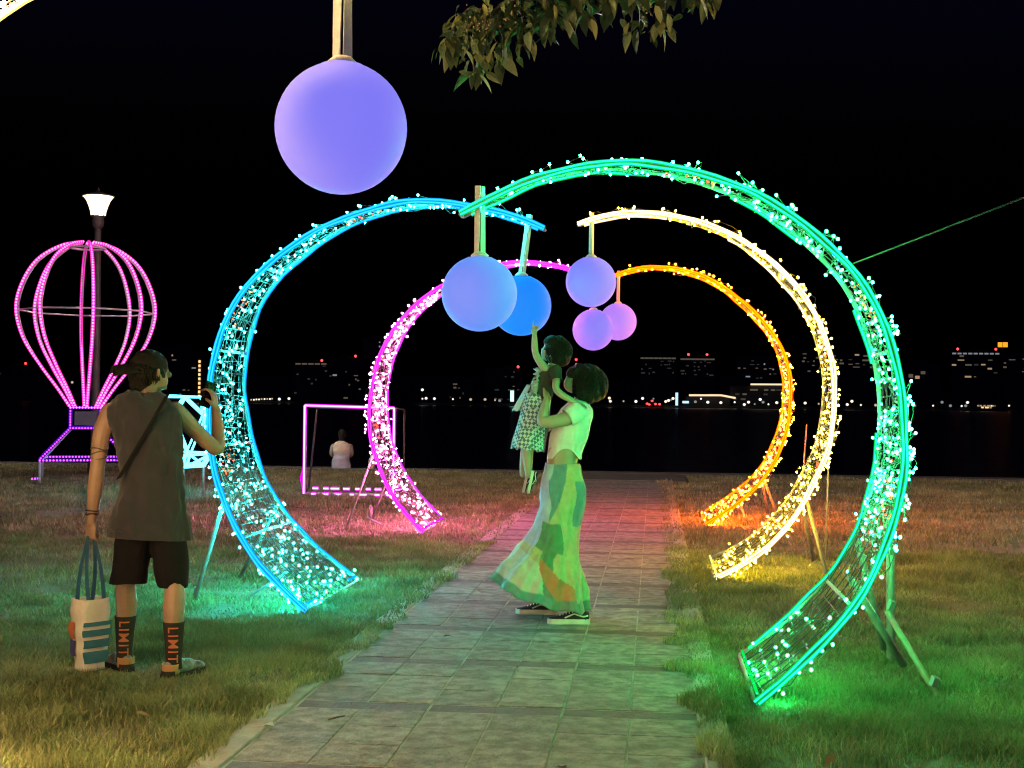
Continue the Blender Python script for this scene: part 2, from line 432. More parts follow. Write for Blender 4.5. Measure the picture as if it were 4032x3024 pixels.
def make_arch(key):
    d0, wf, pw, C = ARCH[key]
    ncol, nst, bcol, bst, nb, br, label = LOOK[key]
    mneon = emit(key + ' neon', BODY[key][0], BODY[key][1]); mcore = emit(key + ' neon core', ncol, nst); mbulb = emit(key + ' fairy bulb', bcol, bst)
    N = 84
    C = crom(C, N)
    ctr = np.array([C[:, 0].mean(), 1.5])
    ss = np.linspace(0, 1, N); W = arch_width(wf, pw, ss)
    tan = np.gradient(C, axis=0); tan /= np.linalg.norm(tan, axis=1)[:, None]
    nor = np.stack([tan[:, 1], -tan[:, 0]], 1)
    sgn = np.sign(((C - ctr) * nor).sum(1)); nor *= sgn[:, None]            # outwards
    def P(s, t, off=0.0):
        f = min(max(s, 0), 1) * (N - 1); i = min(int(f), N - 2); u = f - i
        c = C[i] * (1 - u) + C[i + 1] * u; nn = nor[i] * (1 - u) + nor[i + 1] * u; w = W[i] * (1 - u) + W[i + 1] * u
        return (c[0] + nn[0] * off, d0 + w * t, c[1] + nn[1] * off)
    rnd = random.Random(hash(key) & 0 or len(key) * 17 + int(d0 * 10))
    a = thing('light_arch', (float(C[-1, 0]), d0, 0), label, 'light arch', 'lit crescent arches along the path')
    S = np.linspace(0, 1, 64)
    # frame pipes along both rims, cross bars between them
    for t in (-0.5, 0.5):
        MB().tube([P(s, t) for s in S], 0.014, 8).build('frame_pipe', M['pipe'], a)
    for s in (0.0, 0.16, 0.30, 0.44, 0.58, 0.72, 0.86, 1.0):
        MB().tube([P(s, -0.5), P(s, 0.5)], 0.011, 6).build('cross_bar', M['pipe'], a)
    # neon: two ropes on the front rim, one on the rear rim, one across the foot
    wob = lambda s, k: 0.004 * math.sin(s * 37 + k) + 0.003 * math.sin(s * 91 + 2 * k)
    nr = 0.0105 if key in ('green', 'warm') else 0.0125
    def neon(pts, r):
        o = MB().tube(pts, r, 7).build('neon_tube', mneon, a)
        MB().tube([(x, y - r * 0.58, z) for x, y, z in pts], r * 0.58, 6).build('neon_core', mcore, o)
    for k, off in enumerate((0.0115, -0.0105)):
        pts = []
        for s in S:
            x, y, z = P(s, -0.5, off + wob(s, k) * 0.7); pts.append((x, y - 0.014 - 0.002 * k, z))
        neon(pts, nr)
    pts = []
    for s in np.linspace(0.01, 0.985, 60):
        x, y, z = P(s, 0.5, -0.018 + wob(s, 3)); pts.append((x, y - 0.014, z))
    if key in ('green', 'yellow'):       # rear rope hidden or unlit along some stretches
        cut = ((0, 14), (19, 26), (31, 36), (40, 60)) if key == 'green' else ((0, 10), (16, 30),)
        for i0, i1 in cut:
            neon(pts[i0:i1], nr * 0.9)
    else:
        neon(pts, nr * 0.9)
    q0 = P(0.997, -0.48, 0.0); q1 = P(0.997, 0.48, 0.0)
    L = Vector(q1) - Vector(q0)
    for k in range(5):                    # across the foot, half sunk in the grass
        if key == 'blue' and k in (1, 2, 3): continue
        p0 = Vector(q0) + L * (k / 5 + 0.01); p1 = Vector(q0) + L * (k / 5 + 0.17)
        p0.z += 0.03; p1.z += 0.03
        neon([tuple(p0), tuple(p1)], nr * 0.8)
    # wire mesh on the inner face
    wm = MB()
    for y in np.arange(-0.75, 0.76, 0.085):
        run = []
        for s in np.linspace(0.08, 1, 60):
            w = arch_width(wf, pw, s)
            if abs(y) < w / 2 - 0.01:
                x, yy_, z = P(s, y / w, 0.006 + 0.008 * math.sin(s * 60 + y * 40)); run.append((x, yy_, z))
        if len(run) > 2: wm.tube(run, 0.0032, 4, caps=False)
    for s in np.arange(0.10, 1.0, 0.0165):
        w = arch_width(wf, pw, s)
        if w > 0.16:
            j = rnd.uniform(-.004, .004)
            wm.tube([P(s + j, -0.5, 0.006), P(s, 0.0, 0.006 + rnd.uniform(-.01, .012)), P(s - j, 0.5, 0.006)], 0.0032, 4, caps=False)
    tag(wm.build('wire_mesh', M['wire'], a), kind='stuff')
    # fairy bulbs and their cables
    me_b = MB().ball((0, 0, 0), (br, br, br * 1.1), 8, 6).mesh('light_bulb'); me_b.materials.append(mbulb)
    cdf = np.cumsum(np.where(ss < 0.03, 0, arch_width(wf, 1.0, ss) + 0.10)); cdf /= cdf[-1]
    pos = []
    for i in range(nb):
        s = float(np.interp(rnd.random(), cdf, ss))
        if key == 'green' and 0.80 < s < 0.90 and rnd.random() < 0.75: s -= 0.14
        if key == 'green' and s > 0.90 and rnd.random() < 0.35: s -= 0.3
        e = rnd.random()
        if e < (0.24 if key in ('green', 'yellow', 'orange') else 0.15):      # poking out over the front rim
            p = P(s, -0.5 + rnd.uniform(0, 0.05), rnd.uniform(0.018, 0.065))
        elif e < (0.28 if key in ('green', 'yellow', 'orange') else 0.21):
            p = P(s, 0.5, rnd.uniform(-0.05, 0.02))
        else:
            p = P(s, rnd.uniform(-0.47, 0.47), rnd.uniform(-0.035, 0.03))
        pos.append((s, p))
    pos.sort(key=lambda q: q[1][1])
    rest = MB(); ax, ay, az = base_of(a)
    for i, (s, p) in enumerate(pos):
        if i < 300:
            o = bpy.data.objects.new('light_bulb', me_b); COL.objects.link(o); o.parent = a
            o.location = (p[0] - ax, p[1] - ay, p[2] - az)
        else:
            rest.ball(p, br, 6, 5)
    if rest.v:
        tag(rest.build('light_bulbs', mbulb, a), kind='stuff')
    # fainter sparkles between them, on the same strings
    dim = MB(); mdim = emit(key + ' faint bulb', tuple(0.35 + 0.65 * min(1, c * 1.6) for c in bcol), 0.55)
    for i in range(int(nb * 0.55)):
        s = float(np.interp(rnd.random(), cdf, ss))
        if key == 'green' and s > 0.80 and rnd.random() < 0.7: continue
        dim.ball(P(s, rnd.uniform(-0.48, 0.48), rnd.uniform(-0.02, 0.03)), br * 0.85, 5, 4)
    tag(dim.build('faint_bulbs', mdim, a), kind='stuff')
    cb = MB()
    order = sorted(pos, key=lambda q: q[0] + rnd.uniform(-.03, .03))
    for k in range(0, len(order) - 1):
        p, q = Vector(order[k][1]), Vector(order[k + 1][1])
        if (p - q).length < 0.75:
            mid = (p + q) / 2 + Vector((rnd.uniform(-.03, .03), rnd.uniform(-.03, .03), rnd.uniform(-.04, .02)))
            cb.tube([p, mid, q], 0.0024, 3, caps=False)
    tag(cb.build('bulb_cables', M['cable'], a), kind='stuff')
    # glowing red beads put in for orange reflections in the mesh
    rm = MB()
    for s0 in (0.28, 0.52, 0.74):
        for k in range(16):
            rm.ball(P(s0 + rnd.gauss(0, 0.018), rnd.uniform(-0.38, -0.05), rnd.uniform(-0.02, 0.012)), 0.0065, 5, 4)
    tag(rm.build('reflection_beads', M['red_reflection'], a), kind='stuff')
    return a, P

arches = {}
for k_ in ('green', 'blue', 'pink', 'yellow', 'orange', 'warm'):
    arches[k_] = make_arch(k_)

def leg(a, p0, p1, r=0.013, mat='pipe', name='support_leg'):
    return MB().tube([p0, p1], r, 7).build(name, M[mat], a)
def clamp(a, p):
    return MB().box(p, (0.032, 0.032, 0.05), Euler((0.3, 0.2, 0.4))).build('clamp', M['pipe'], a, smooth=False)
g, Pg = arches['green']
leg(g, Pg(0.80, 0.5, 0.02), (1.36, 7.95, -0.02), 0.022)
leg(g, (1.335, 7.7, 0.86), (1.345, 7.7, -0.02), 0.024)
leg(g, (1.28, 7.45, 0.32), (1.44, 6.92, -0.02), 0.016, 'rust_pipe')
leg(g, Pg(0.84, 0.1, 0.02), (1.38, 7.5, 0.02), 0.022)
clamp(g, (1.335, 7.69, 0.62)); clamp(g, (1.30, 7.44, 0.36)); clamp(g, (1.43, 6.95, 0.05))
b, Pb = arches['blue']
leg(b, Pb(0.80, -0.45, 0.02), (-3.31, 9.30, -0.02), 0.016)
leg(b, Pb(0.83, 0.45, 0.02), (-3.40, 10.65, -0.02), 0.016)
leg(b, Pb(0.93, -0.1, 0.01), (-2.98, 9.5, -0.02), 0.010)
clamp(b, (-3.30, 9.31, 0.06))
p_, Pp = arches['pink']
leg(p_, Pp(0.78, -0.3, 0.02), (-3.50, 14.85, -0.02), 0.013)
leg(p_, Pp(0.82, 0.4, 0.02), (-3.46, 16.0, -0.02), 0.013)
MB().tube([(-3.44, 15.9, 0.0), (-3.44, 15.9, 0.17)], 0.02, 7).build('ground_stake', M['pipe'], p_)
MB().tube([(-3.46, 15.85, 0.02), (-3.10, 14.9, 0.03)], 0.012, 6).build('foot_rail', M['pipe'], p_)
y_, Py = arches['yellow']
leg(y_, Py(0.79, 0.3, 0.02), (1.50, 12.7, -0.02), 0.017)
leg(y_, Py(0.79, -0.1, 0.02), (1.46, 11.3, -0.02), 0.017)
clamp(y_, (1.49, 12.68, 0.06))
leg(y_, (1.62, 12.6, 1.0), (1.60, 12.6, -0.02), 0.009)
o_, Po = arches['orange']
leg(o_, Po(0.82, 0.2, 0.02), (1.50, 17.5, -0.02), 0.018)
leg(o_, Po(0.82, -0.1, 0.02), (1.58, 16.9, -0.02), 0.018)
leg(o_, (1.98, 17.6, 1.2), (1.90, 17.6, -0.02), 0.010)
leg(o_, Po(0.90, -0.1, 0.02), (1.14, 16.5, -0.02), 0.015)
w_, Pw = arches['warm']
leg(w_, Pw(0.80, 0.4, 0.02), (-3.45, 5.1, -0.02), 0.016)
leg(w_, Pw(0.80, -0.4, 0.02), (-3.40, 3.7, -0.02), 0.016)
# steadying cable from the green arch up to the right
cable = thing('guy_cable', (1.10, 7.0, 2.12), 'thin grey steadying cable running from the green arch up to the right', 'cable')
MB().tube([Pg(0.475, 0.1, 0.03), (1.61, 6.0, 2.375), (2.45, 4.2, 2.83)], 0.0045, 6).build('cable_run', surf('dull steel cable', (0.022, 0.022, 0.022), 0.7, spec=0.1), cable)

# ------------------------------------------------------------------ hanging ball lamps
def ball_mat(name, col, st, base=0.13):
    m, n, l = _mat(name)
    b = n['Principled BSDF']
    b.inputs['Base Color'].default_value = (base, base, base * 1.03, 1)
    b.inputs['Specular IOR Level'].default_value = 0.15
    b.inputs['Roughness'].default_value = 0.6
    b.inputs['Emission Color'].default_value = (*col, 1)
    b.inputs['Emission Strength'].default_value = st
    return m
BALLS = [
 ((-1.071, 4.40, 2.378), 0.224, (0.215, 0.19, 0.95), 0.78, (-1.071, 4.40, 2.99), 0.032, 'large periwinkle ball lamp hanging alone above the others, nearest the camera'),
 ((-0.957, 7.14, 2.041), 0.206, (0.10, 0.22, 0.93), 0.78, (-0.957, 7.14, 2.63), 0.030, 'light blue ball lamp with green tinted top under the green arch tip'),
 ((-0.990, 9.72, 2.167), 0.224, (0.0, 0.21, 0.95), 0.82, (-0.93, 9.72, 2.84), 0.026, 'deep blue ball lamp half hidden behind the light blue one'),
 ((-0.579, 11.85, 2.538), 0.226, (0.21, 0.18, 0.95), 0.78, (-0.575, 11.85, 3.16), 0.022, 'violet blue ball lamp under the tip of the warm white arch'),
 ((-0.712, 15.20, 2.293), 0.237, (0.22, 0.155, 0.95), 0.78, (-0.70, 15.20, 2.94), 0.022, 'violet ball lamp lowest of the far three, overlapping its pinkish neighbour'),
 ((-0.475, 16.85, 2.489), 0.237, (0.30, 0.18, 0.93), 0.76, (-0.47, 16.85, 3.14), 0.020, 'pinkish lilac ball lamp partly behind the lowest violet one'),
]
for (c, r, col, st, top, sw, lab) in BALLS:
    t = thing('ball_lamp', (c[0], c[1], c[2] - r), lab, 'ball lamp', 'ball lamps hanging from the arch tips')
    prof = []
    for i in range(29):
        a = math.pi * i / 28
        prof.append((max(r * math.sin(a), 0.0005), c[2] - r * math.cos(a)))
    prof = [(q, z) for q, z in prof if z < c[2] + r * 0.93] + [(r * 0.37, c[2] + r * 0.93), (r * 0.33, c[2] + r * 0.955), (0.001, c[2] + r * 0.957)]
    MB().lathe(prof, (c[0], c[1], 0), 40).build('shade', ball_mat('ball lamp shade', col, st, 0.05 if col[0] == 0.0 else 0.13), t)
    MB().lathe([(0.045, 0), (0.05, 0.012), (0.03, 0.03), (0.002, 0.032)], (c[0], c[1], c[2] + r * 0.955), 14).build('cap', M['strap'], t)
    zt = c[2] + r * 0.955
    for s_ in (-1, 1):                      # the two sides of one webbing loop, slightly twisted
        pts0 = Vector((c[0] + s_ * sw * 0.52, c[1] + s_ * 0.012, zt)); pts1 = Vector((top[0] + s_ * sw * 0.42, top[1] + s_ * 0.012, top[2]))
        mb = MB(); rowsv = []
        for i in range(9):
            u = i / 8; p = pts0.lerp(pts1, u); tw = s_ * 0.55 + 0.35 * u + (0.25 if s_ > 0 else -0.1)
            ax_ = Vector((math.cos(tw), math.sin(tw), 0)) * sw * 0.55; th = Vector((-math.sin(tw), math.cos(tw), 0)) * 0.0025
            rowsv.append([p - ax_ - th, p + ax_ - th, p + ax_ + th, p - ax_ + th])
        mb.rings(rowsv); mb.build('strap', M['strap'], t, smooth=False)

# ================================================================== OTHER LIGHT SCULPTURES
M['white_pipe'] = surf('white square pipe', (0.62, 0.62, 0.66), 0.5)
M['lamp_metal_dark'] = surf('dull grey panel', (0.10, 0.10, 0.13), 0.7)
M['led_pink'] = emit('pink led', (1.0, 0.14, 0.55), 4.5)
M['rope_pink'] = emit('pink rope body', (1.0, 0.02, 0.46), 0.95)
M['led_purple'] = emit('violet led', (0.62, 0.08, 1.0), 3.0)
M['rope_purple'] = emit('violet rope body', (0.10, 0.0, 0.55), 0.7)

def led_rope(parent, pts, leds, rope, step=0.05, r=0.026, br=0.019, name='led_rope'):
    pts = crom(pts, max(6, int(len(pts) * 6))) if len(pts) > 2 else np.array(pts, float)
    o = MB().tube(pts.tolist(), r, 6).build(name, rope, parent)
    s = np.r_[0, np.cumsum(np.linalg.norm(np.diff(pts, axis=0), axis=1))]
    mb = MB(); d = np.array([0.40, -0.91, 0.0]) * r * 0.75
    for t in np.arange(0, s[-1], step):
        p = [np.interp(t, s, pts[:, k]) for k in range(3)]
        mb.ball((p[0] + d[0], p[1] + d[1], p[2]), br, 6, 5)
    tag(mb.build('leds', leds, o), kind='stuff')
    return o

BX, BY = -10.0, 22.4
bal = thing('balloon_sculpture', (BX, BY, 0), 'pink lit hot air balloon frame with violet basket standing on the lawn', 'light sculpture')
prof = [(0.13, 4.20), (0.46, 4.12), (0.84, 3.86), (1.08, 3.46), (1.18, 3.0), (1.06, 2.5), (0.77, 2.02), (0.48, 1.62), (0.27, 1.30)]
for k in range(8):
    th = R(29 + 45 * k)
    led_rope(bal, [(BX + r * math.sin(th), BY - r * math.cos(th), z) for r, z in prof], M['led_pink'], M['rope_pink'], 0.055, 0.031, 0.020, 'rib')
    MB().tube([(BX + r * 0.965 * math.sin(th), BY - r * 0.965 * math.cos(th), z - 0.02) for r, z in crom(prof, 24).tolist()], 0.016, 5).build('rib_pipe', M['white_pipe'], bal)
ring = [(BX + 0.30 * math.sin(R(t)), BY - 0.30 * math.cos(R(t)), 4.10) for t in range(0, 360, 30)]
MB().tube(ring, 0.02, 6, closed=True).build('crown_ring', M['white_pipe'], bal)
for k in range(8):
    t0, t1 = R(29 + 45 * k), R(74 + 45 * k)
    MB().tube([(BX + 1.155 * math.sin(t0), BY - 1.155 * math.cos(t0), 2.97), (BX + 1.155 * math.sin(t1), BY - 1.155 * math.cos(t1), 2.97)], 0.014, 5).build('hoop_bar', M['white_pipe'], bal)
hb = 0.25
cn = [(-hb, -hb), (hb, -hb), (hb, hb), (-hb, hb)]
rot = R(24)
def rc(x, y): return (BX + x * math.cos(rot) - y * math.sin(rot), BY + x * math.sin(rot) + y * math.cos(rot))
for k in range(4):
    a = rc(*cn[k]); b2 = rc(*cn[(k + 1) % 4])
    for z in (1.28, 0.92):
        led_rope(bal, [(a[0], a[1], z), (b2[0], b2[1], z)], M['led_purple'] if z < 1 else M['led_pink'], M['rope_purple'], 0.05, 0.028, 0.016, 'basket_edge')
    led_rope(bal, [(a[0], a[1], 0.92), (a[0], a[1], 1.28)], M['led_purple'], M['rope_purple'], 0.05, 0.028, 0.016, 'basket_post')
    o = MB().box(((a[0] + b2[0]) / 2, (a[1] + b2[1]) / 2, 1.09), (0.36, 0.012, 0.24), Euler((0, 0, rot + k * math.pi / 2))).build('basket_panel', M['lamp_metal_dark'], bal, smooth=False)
    fo = rc(cn[k][0] * 2.9, cn[k][1] * 2.9); fo2 = rc(cn[(k + 1) % 4][0] * 2.9, cn[(k + 1) % 4][1] * 2.9)
    led_rope(bal, [(a[0], a[1], 0.92), (fo[0], fo[1], 0.40)], M['led_purple'], M['rope_purple'], 0.055, 0.028, 0.017, 'base_strut')
    led_rope(bal, [(fo[0], fo[1], 0.38), (fo2[0], fo2[1], 0.38)], M['led_purple'], M['rope_purple'], 0.055, 0.028, 0.017, 'base_beam')
    MB().tube([(a[0], a[1] + .03, 0.90), (fo[0], fo[1] + .05, 0.36)], 0.022, 5).build('strut_pipe', M['white_pipe'], bal)
    MB().tube([(fo[0], fo[1], 0.36), (fo[0], fo[1], -0.02)], 0.024, 6).build('leg', M['white_pipe'], bal)
led_rope(bal, [(-10.62, 21.7, 0.05), (-10.50, 21.7, 0.06)], M['led_purple'], M['rope_purple'], 0.05, 0.024, 0.018, 'loose_rope_end')

# pink picture frame to stand in: two square loops joined by short bars
M['magenta_neon'] = emit('magenta neon', (0.85, 0.0, 0.90), 1.3)
M['magenta_core'] = emit('magenta neon core', (1.0, 0.42, 1.0), 2.6)
M['magenta_dim'] = emit('magenta neon dim', (0.55, 0.0, 0.75), 0.9)
FX0, FX1, FY = -5.29, -3.91, 19.65
fr = thing('photo_frame_sculpture', ((FX0 + FX1) / 2, FY, 0), 'square magenta neon picture frame standing on the lawn behind the pink arch', 'light sculpture')
M['far_pipe'] = surf('dark painted pipe', (0.05, 0.045, 0.055), 0.6)
def fneon(a, b2):
    o = MB().tube([a, b2], 0.026, 8).build('neon_tube', M['magenta_neon'], fr)
    d = Vector((0, -0.017, 0))
    MB().tube([Vector(a) + d, Vector(b2) + d], 0.0135, 6).build('neon_core', M['magenta_core'], o)
sq = [(FX0, FY, 0.03), (FX0, FY, 1.37), (FX1, FY, 1.345), (FX1, FY, 0.03)]
for k in range(4):
    a, b2 = Vector(sq[k]), Vector(sq[(k + 1) % 4])
    if k == 3:
        for q in range(7):
            u0, u1 = q / 7 + 0.01, (q + random.uniform(0.35, 0.85)) / 7
            fneon(a.lerp(b2, u0), a.lerp(b2, u1))
    else:
        fneon(a, b2)
    MB().tube([a + Vector((0, .03, 0)), b2 + Vector((0, .03, 0))], 0.022, 6).build('frame_pipe', M['white_pipe'], fr)
bq = [(FX0 - 0.06, FY + 0.5, 0.08), (FX0 + 0.06, FY + 0.5, 1.33), (FX1 + 0.06, FY + 0.5, 1.32), (FX1 + 0.06, FY + 0.5, 0.08)]
for k in range(4):
    a, b2 = Vector(bq[k]), Vector(bq[(k + 1) % 4])
    if k == 3:
        for q in range(9):
            u0, u1 = q / 9 + 0.01, (q + random.uniform(0.5, 0.95)) / 9
            fneon(a.lerp(b2, u0), a.lerp(b2, u1))
    else:
        MB().tube([a, b2], 0.016, 6).build('frame_pipe', M['far_pipe'], fr)
    MB().tube([sq[k], bq[k]], 0.016, 6).build('joining_bar', M['far_pipe'], fr)
MB().tube([(FX0 - .10, FY + .3, 0.12), (FX0 - .13, FY + .3, 0.25), (FX0 - .09, FY + .3, 0.38)], 0.02, 6).build('neon_tube', M['magenta_neon'], fr)

# faceted icy blue lantern, and an unseen copy added off to the right to light the lawn
M['ice_neon'] = emit('icy neon', (0.06, 0.75, 1.0), 7.0)
def gem(cx, cy, label):
    t = thing('gem_lantern_sculpture', (cx, cy, 0), label, 'light sculpture', 'icy blue lantern sculptures')
    n = 8; r0, r1 = 0.50, 0.62
    ringp = lambda r, z, o=0: [(cx + r * math.cos(R(360 / n * k + o)), cy + r * math.sin(R(360 / n * k + o)), z) for k in range(n)]
    T, G, L_, B_ = ringp(0.46, 1.48), ringp(0.66, 1.20, 22), ringp(0.62, 0.62, 0), ringp(0.50, 0.44, 0)
    def bar(a, b2, r=0.019): MB().tube([a, b2], r, 6).build('neon_bar', M['ice_neon'], t)
    for k in range(n):
        j = (k + 1) % n
        bar(T[k], T[j]); bar(L_[k], L_[j]); bar(B_[k], B_[j], 0.024)
        bar(T[k], G[k]); bar(T[j], G[k]); bar(B_[k], L_[k], 0.022); bar(B_[k], L_[j])
        bar(G[k], L_[k], 0.015); bar(G[k], L_[j], 0.015)
        bar(T[k], (cx, cy, 1.50), 0.014)
    hubp = (cx + 0.12, cy - 0.52, 0.86)
    for k in range(7):
        a = R(k * 51 + 12); bar(hubp, (hubp[0] + 0.24 * math.cos(a), hubp[1], hubp[2] + 0.24 * math.sin(a)), 0.017)
    for k in range(0, n, 2):
        MB().tube([B_[k], (B_[k][0], B_[k][1], -0.02)], 0.018, 6).build('leg', M['pipe'], t)
    return t
gem(-7.28, 19.4, 'icy blue white faceted neon lantern partly hidden behind the man')
gem(5.6, 15.3, 'unseen icy blue lantern added beyond the right edge for cyan light on the lawn')

# ================================================================== STREET LAMP
M['lamp_metal'] = surf('dark lamp post paint', (0.10, 0.095, 0.10), 0.5, (0.07, 0.068, 0.07), 6)
def lamp_glass():
    m, n, l = _mat('lit lamp glass')
    n.remove(n['Principled BSDF'])
    e = n.new('ShaderNodeEmission'); e.inputs['Color'].default_value = (1.0, 0.76, 0.44, 1); e.inputs['Strength'].default_value = 3.4
    t = n.new('ShaderNodeBsdfTransparent'); t.inputs['Color'].default_value = (1.0, 0.96, 0.90, 1); mx = n.new('ShaderNodeMixShader'); mx.inputs['Fac'].default_value = 0.5
    l.new(e.outputs['Emission'], mx.inputs[1]); l.new(t.outputs['BSDF'], mx.inputs[2]); l.new(mx.outputs['Shader'], n['Material Output'].inputs['Surface'])
    return m
M['lamp_glass'] = lamp_glass()
M['lamp_core'] = emit('lamp burner', (1.0, 0.88, 0.70), 5600.0)
def street_lamp(x, y, label):
    t = thing('street_lamp', (x, y, 0), label, 'street lamp')
    MB().lathe([(0.13, -0.02), (0.13, 0.25), (0.085, 0.32), (0.075, 2.4), (0.062, 4.7), (0.062, 4.74)], (x, y, 0), 14).build('pole', M['lamp_metal'], t)
    MB().lathe([(0.062, 4.72), (0.105, 4.78), (0.115, 4.86), (0.10, 4.93), (0.14, 4.965), (0.14, 4.98)], (x, y, 0), 16).build('collar', M['lamp_metal'], t)
    MB().lathe([(0.138, 4.982), (0.15, 5.06), (0.18, 5.16), (0.225, 5.27), (0.275, 5.335), (0.28, 5.345)], (x, y, 0), 24).build('lamp_shade', M['lamp_glass'], t)
    MB().lathe([(0.07, 4.99), (0.095, 5.06), (0.10, 5.20), (0.06, 5.29), (0.002, 5.30)], (x, y, 0), 14).build('lamp_burner', M['lamp_core'], t)
    MB().lathe([(0.30, 5.347), (0.30, 5.365), (0.12, 5.42), (0.03, 5.45), (0.012, 5.52), (0.002, 5.53)], (x, y, 0), 20).build('lid', M['lamp_metal'], t)
street_lamp(-10.74, 24.5, 'lit street lamp with tulip shaped shade rising behind the balloon frame')
street_lamp(8.0, -20.0, 'unseen street lamp added behind the camera to light the lawn')  # added out of view behind the camera to light the lawn
street_lamp(9.6, 15.5, 'unseen street lamp added beyond the right edge to light the lawn')  # another added lamp, unseen, brightening the lawn from the right
street_lamp(-17.0, -11.0, 'unseen street lamp added behind the camera to the left to light the lawn')  # third added lamp, also unseen, for light from behind left

# ================================================================== FAR SHORE CITY
M['far_wall'] = surf('far dark facade', (0.05, 0.05, 0.055), 0.9, (0.035, 0.035, 0.04), 0.1)
WIN = [emit('far window warm', (1.0, 0.66, 0.38), 0.30), emit('far window dim', (0.9, 0.70, 0.52), 0.085),
       emit('far window white', (0.85, 0.92, 1.0), 0.20), emit('far window faint', (0.8, 0.75, 0.7), 0.03),
       emit('far window amber', (1.0, 0.62, 0.25), 1.1)]
M['beacon'] = emit('red beacon', (1.0, 0.05, 0.05), 2.6)
M['amber_sign'] = emit('amber sign', (1.0, 0.38, 0.02), 1.0)
M['mint_sign'] = emit('mint sign', (0.55, 1.0, 0.80), 1.3)
M['blue_sign'] = emit('pale blue sign', (0.5, 0.78, 1.0), 1.0)
M['strip'] = emit('lit roof edge', (1.0, 0.74, 0.46), 0.95)
win_mesh = {}
def pane(w, h, mi):
    k = (round(w, 1), round(h, 1), mi)
    if k not in win_mesh:
        m2 = MB(); m2.box((0, 0, 0), (w, 0.3, h)); me = m2.mesh('window', smooth=False); me.materials.append(WIN[mi]); win_mesh[k] = me
    return win_mesh[k]
def building(x0, x1, zt, lit, palette, label, yb=925, base=0.0, beacons=(), roof=None, top_row=None, pw=2.0, ph=1.0, grid=None):
    k = yb / 900.0                       # positions were measured on the shore line 900 m away
    x0 *= k; x1 *= k; zt = (zt - 1.45) * k + 1.45
    beacons = [(p * k, (q - 1.45) * k + 1.45) for p, q in beacons]
    cx = (x0 + x1) / 2; w = x1 - x0; dep = 16
    t = thing('far_building', (cx, yb, 0), label, 'building', 'buildings across the water')
    mb = MB(); mb.box((cx, yb + dep / 2, (zt - 1) / 2), (w, dep, zt + 1)); mb.build('wall', M['far_wall'], t, smooth=False)
    mb = MB(); mb.box((cx + w * .12, yb + dep / 2, zt + 1.0), (w * .3, dep * .4, 2.0)); mb.build('roof_block', M['far_wall'], t, smooth=False)
    cols = max(1, int(w / (pw * 1.45))); rowsn = max(1, int((zt - base - 3) / 3.1))
    cells = [(c, r) for c in range(cols) for r in range(rowsn)]
    random.shuffle(cells)
    if grid: cells = cells[:]
    ax, ay, az = base_of(t)
    def put(x, z, mi, w_=pw, h_=ph):
        o = bpy.data.objects.new('window', pane(w_, h_, mi)); COL.objects.link(o); o.parent = t
        o.location = (x - ax, yb - 0.12 - ay, z - az)
    for c, r in (cells if grid else cells[:lit]):
        if not grid and random.random() < .18: continue
        put(x0 + w * (c + .5) / cols + random.uniform(-.9, .9) * (0 if grid else 1), zt - 3.2 - 3.1 * r + random.uniform(-.7, .7) * (0 if grid else 1), random.choice(palette), pw if grid else pw * random.choice([.5, .8, 1, 1.5]), ph if grid else ph * random.choice([.7, 1, 1.2]))
    if top_row:
        for i in range(top_row[0]):
            put(x0 + w * (i + .5) / top_row[0], zt - 1.3, top_row[1], w / top_row[0] * top_row[2], 1.1)
    for bx, bz in beacons:
        MB().ball((bx, yb, bz), 0.95, 8, 6).build('beacon', M['beacon'], t)
        MB().box((bx, yb + 0.5, (bz + zt) / 2 - 0.4), (0.3, 0.3, max(0.4, abs(bz - zt)))).build('mast', M['far_wall'], t, smooth=False)
building(-348, -322, 38, 11, [0, 1, 2, 1], 'dark block with scattered lit windows just right of the man')
building(-320.6, -316.6, 31, 0, [4], 'slim tower with a full column of amber lit windows', grid=True, pw=1.6, ph=1.9, yb=915)
building(-474, -441, 24, 3, [0, 1], 'low dark block at the far left with a red beacon', beacons=[(-446.9, 25.6)])
building(-250, -227, 28, 9, [3, 1, 3], 'dark block with lit parapet and red beacon between blue and pink arches', beacons=[(-230.8, 29.2)], top_row=(5, 1, .8))
building(-226, -203, 31, 9, [1, 3, 2], 'dim block left of the pink arch with faint windows on its right side', beacons=[(-206.9, 32.4)])
building(-202, -189, 45, 5, [2, 3], 'tallest dark tower standing behind the pink arch', yb=940)
building(-142, -126, 17, 9, [3, 1], 'low dim block seen through the pink arch', yb=920)
building(-116, -92, 25, 16, [3, 3, 1], 'faintly lit apartment block left of the child', beacons=[(-85.3 - 8, 25.8)], yb=930)
building(-62, -46, 27, 3, [3], 'dark tower with two stacked red beacons above the heads', beacons=[(-53.5, 31.0), (-53.4, 27.6)], yb=960)
building(-10, 14, 33.5, 18, [3], 'broad hotel with a warm lit roof edge, left one of the pair', base=20, top_row=(8, 1, .9), yb=1000)
building(17, 40, 33, 18, [3], 'broad hotel with two red beacons on its warm lit roof', base=20, top_row=(7, 1, .95), beacons=[(22.4, 35.0), (34.8, 35.0)], yb=1000)
building(55, 81, 34, 20, [3, 1, 2, 3], 'terraced block with sparse cool windows left of the orange arch', base=18, yb=1000, pw=2.2)
building(98, 112, 39, 14, [1, 1, 3], 'stepped block with rows of warm windows left of the warm white arch', base=24, yb=1000)
building(117, 146, 38, 22, [1, 1, 0, 3], 'wide block with many warm windows between the warm white and green arches', base=24, yb=1000, pw=3.2)
building(166, 188, 30, 4, [0, 1], 'low block with three warm lights right of the green arch', base=20, yb=990, pw=3.2, ph=2.2)
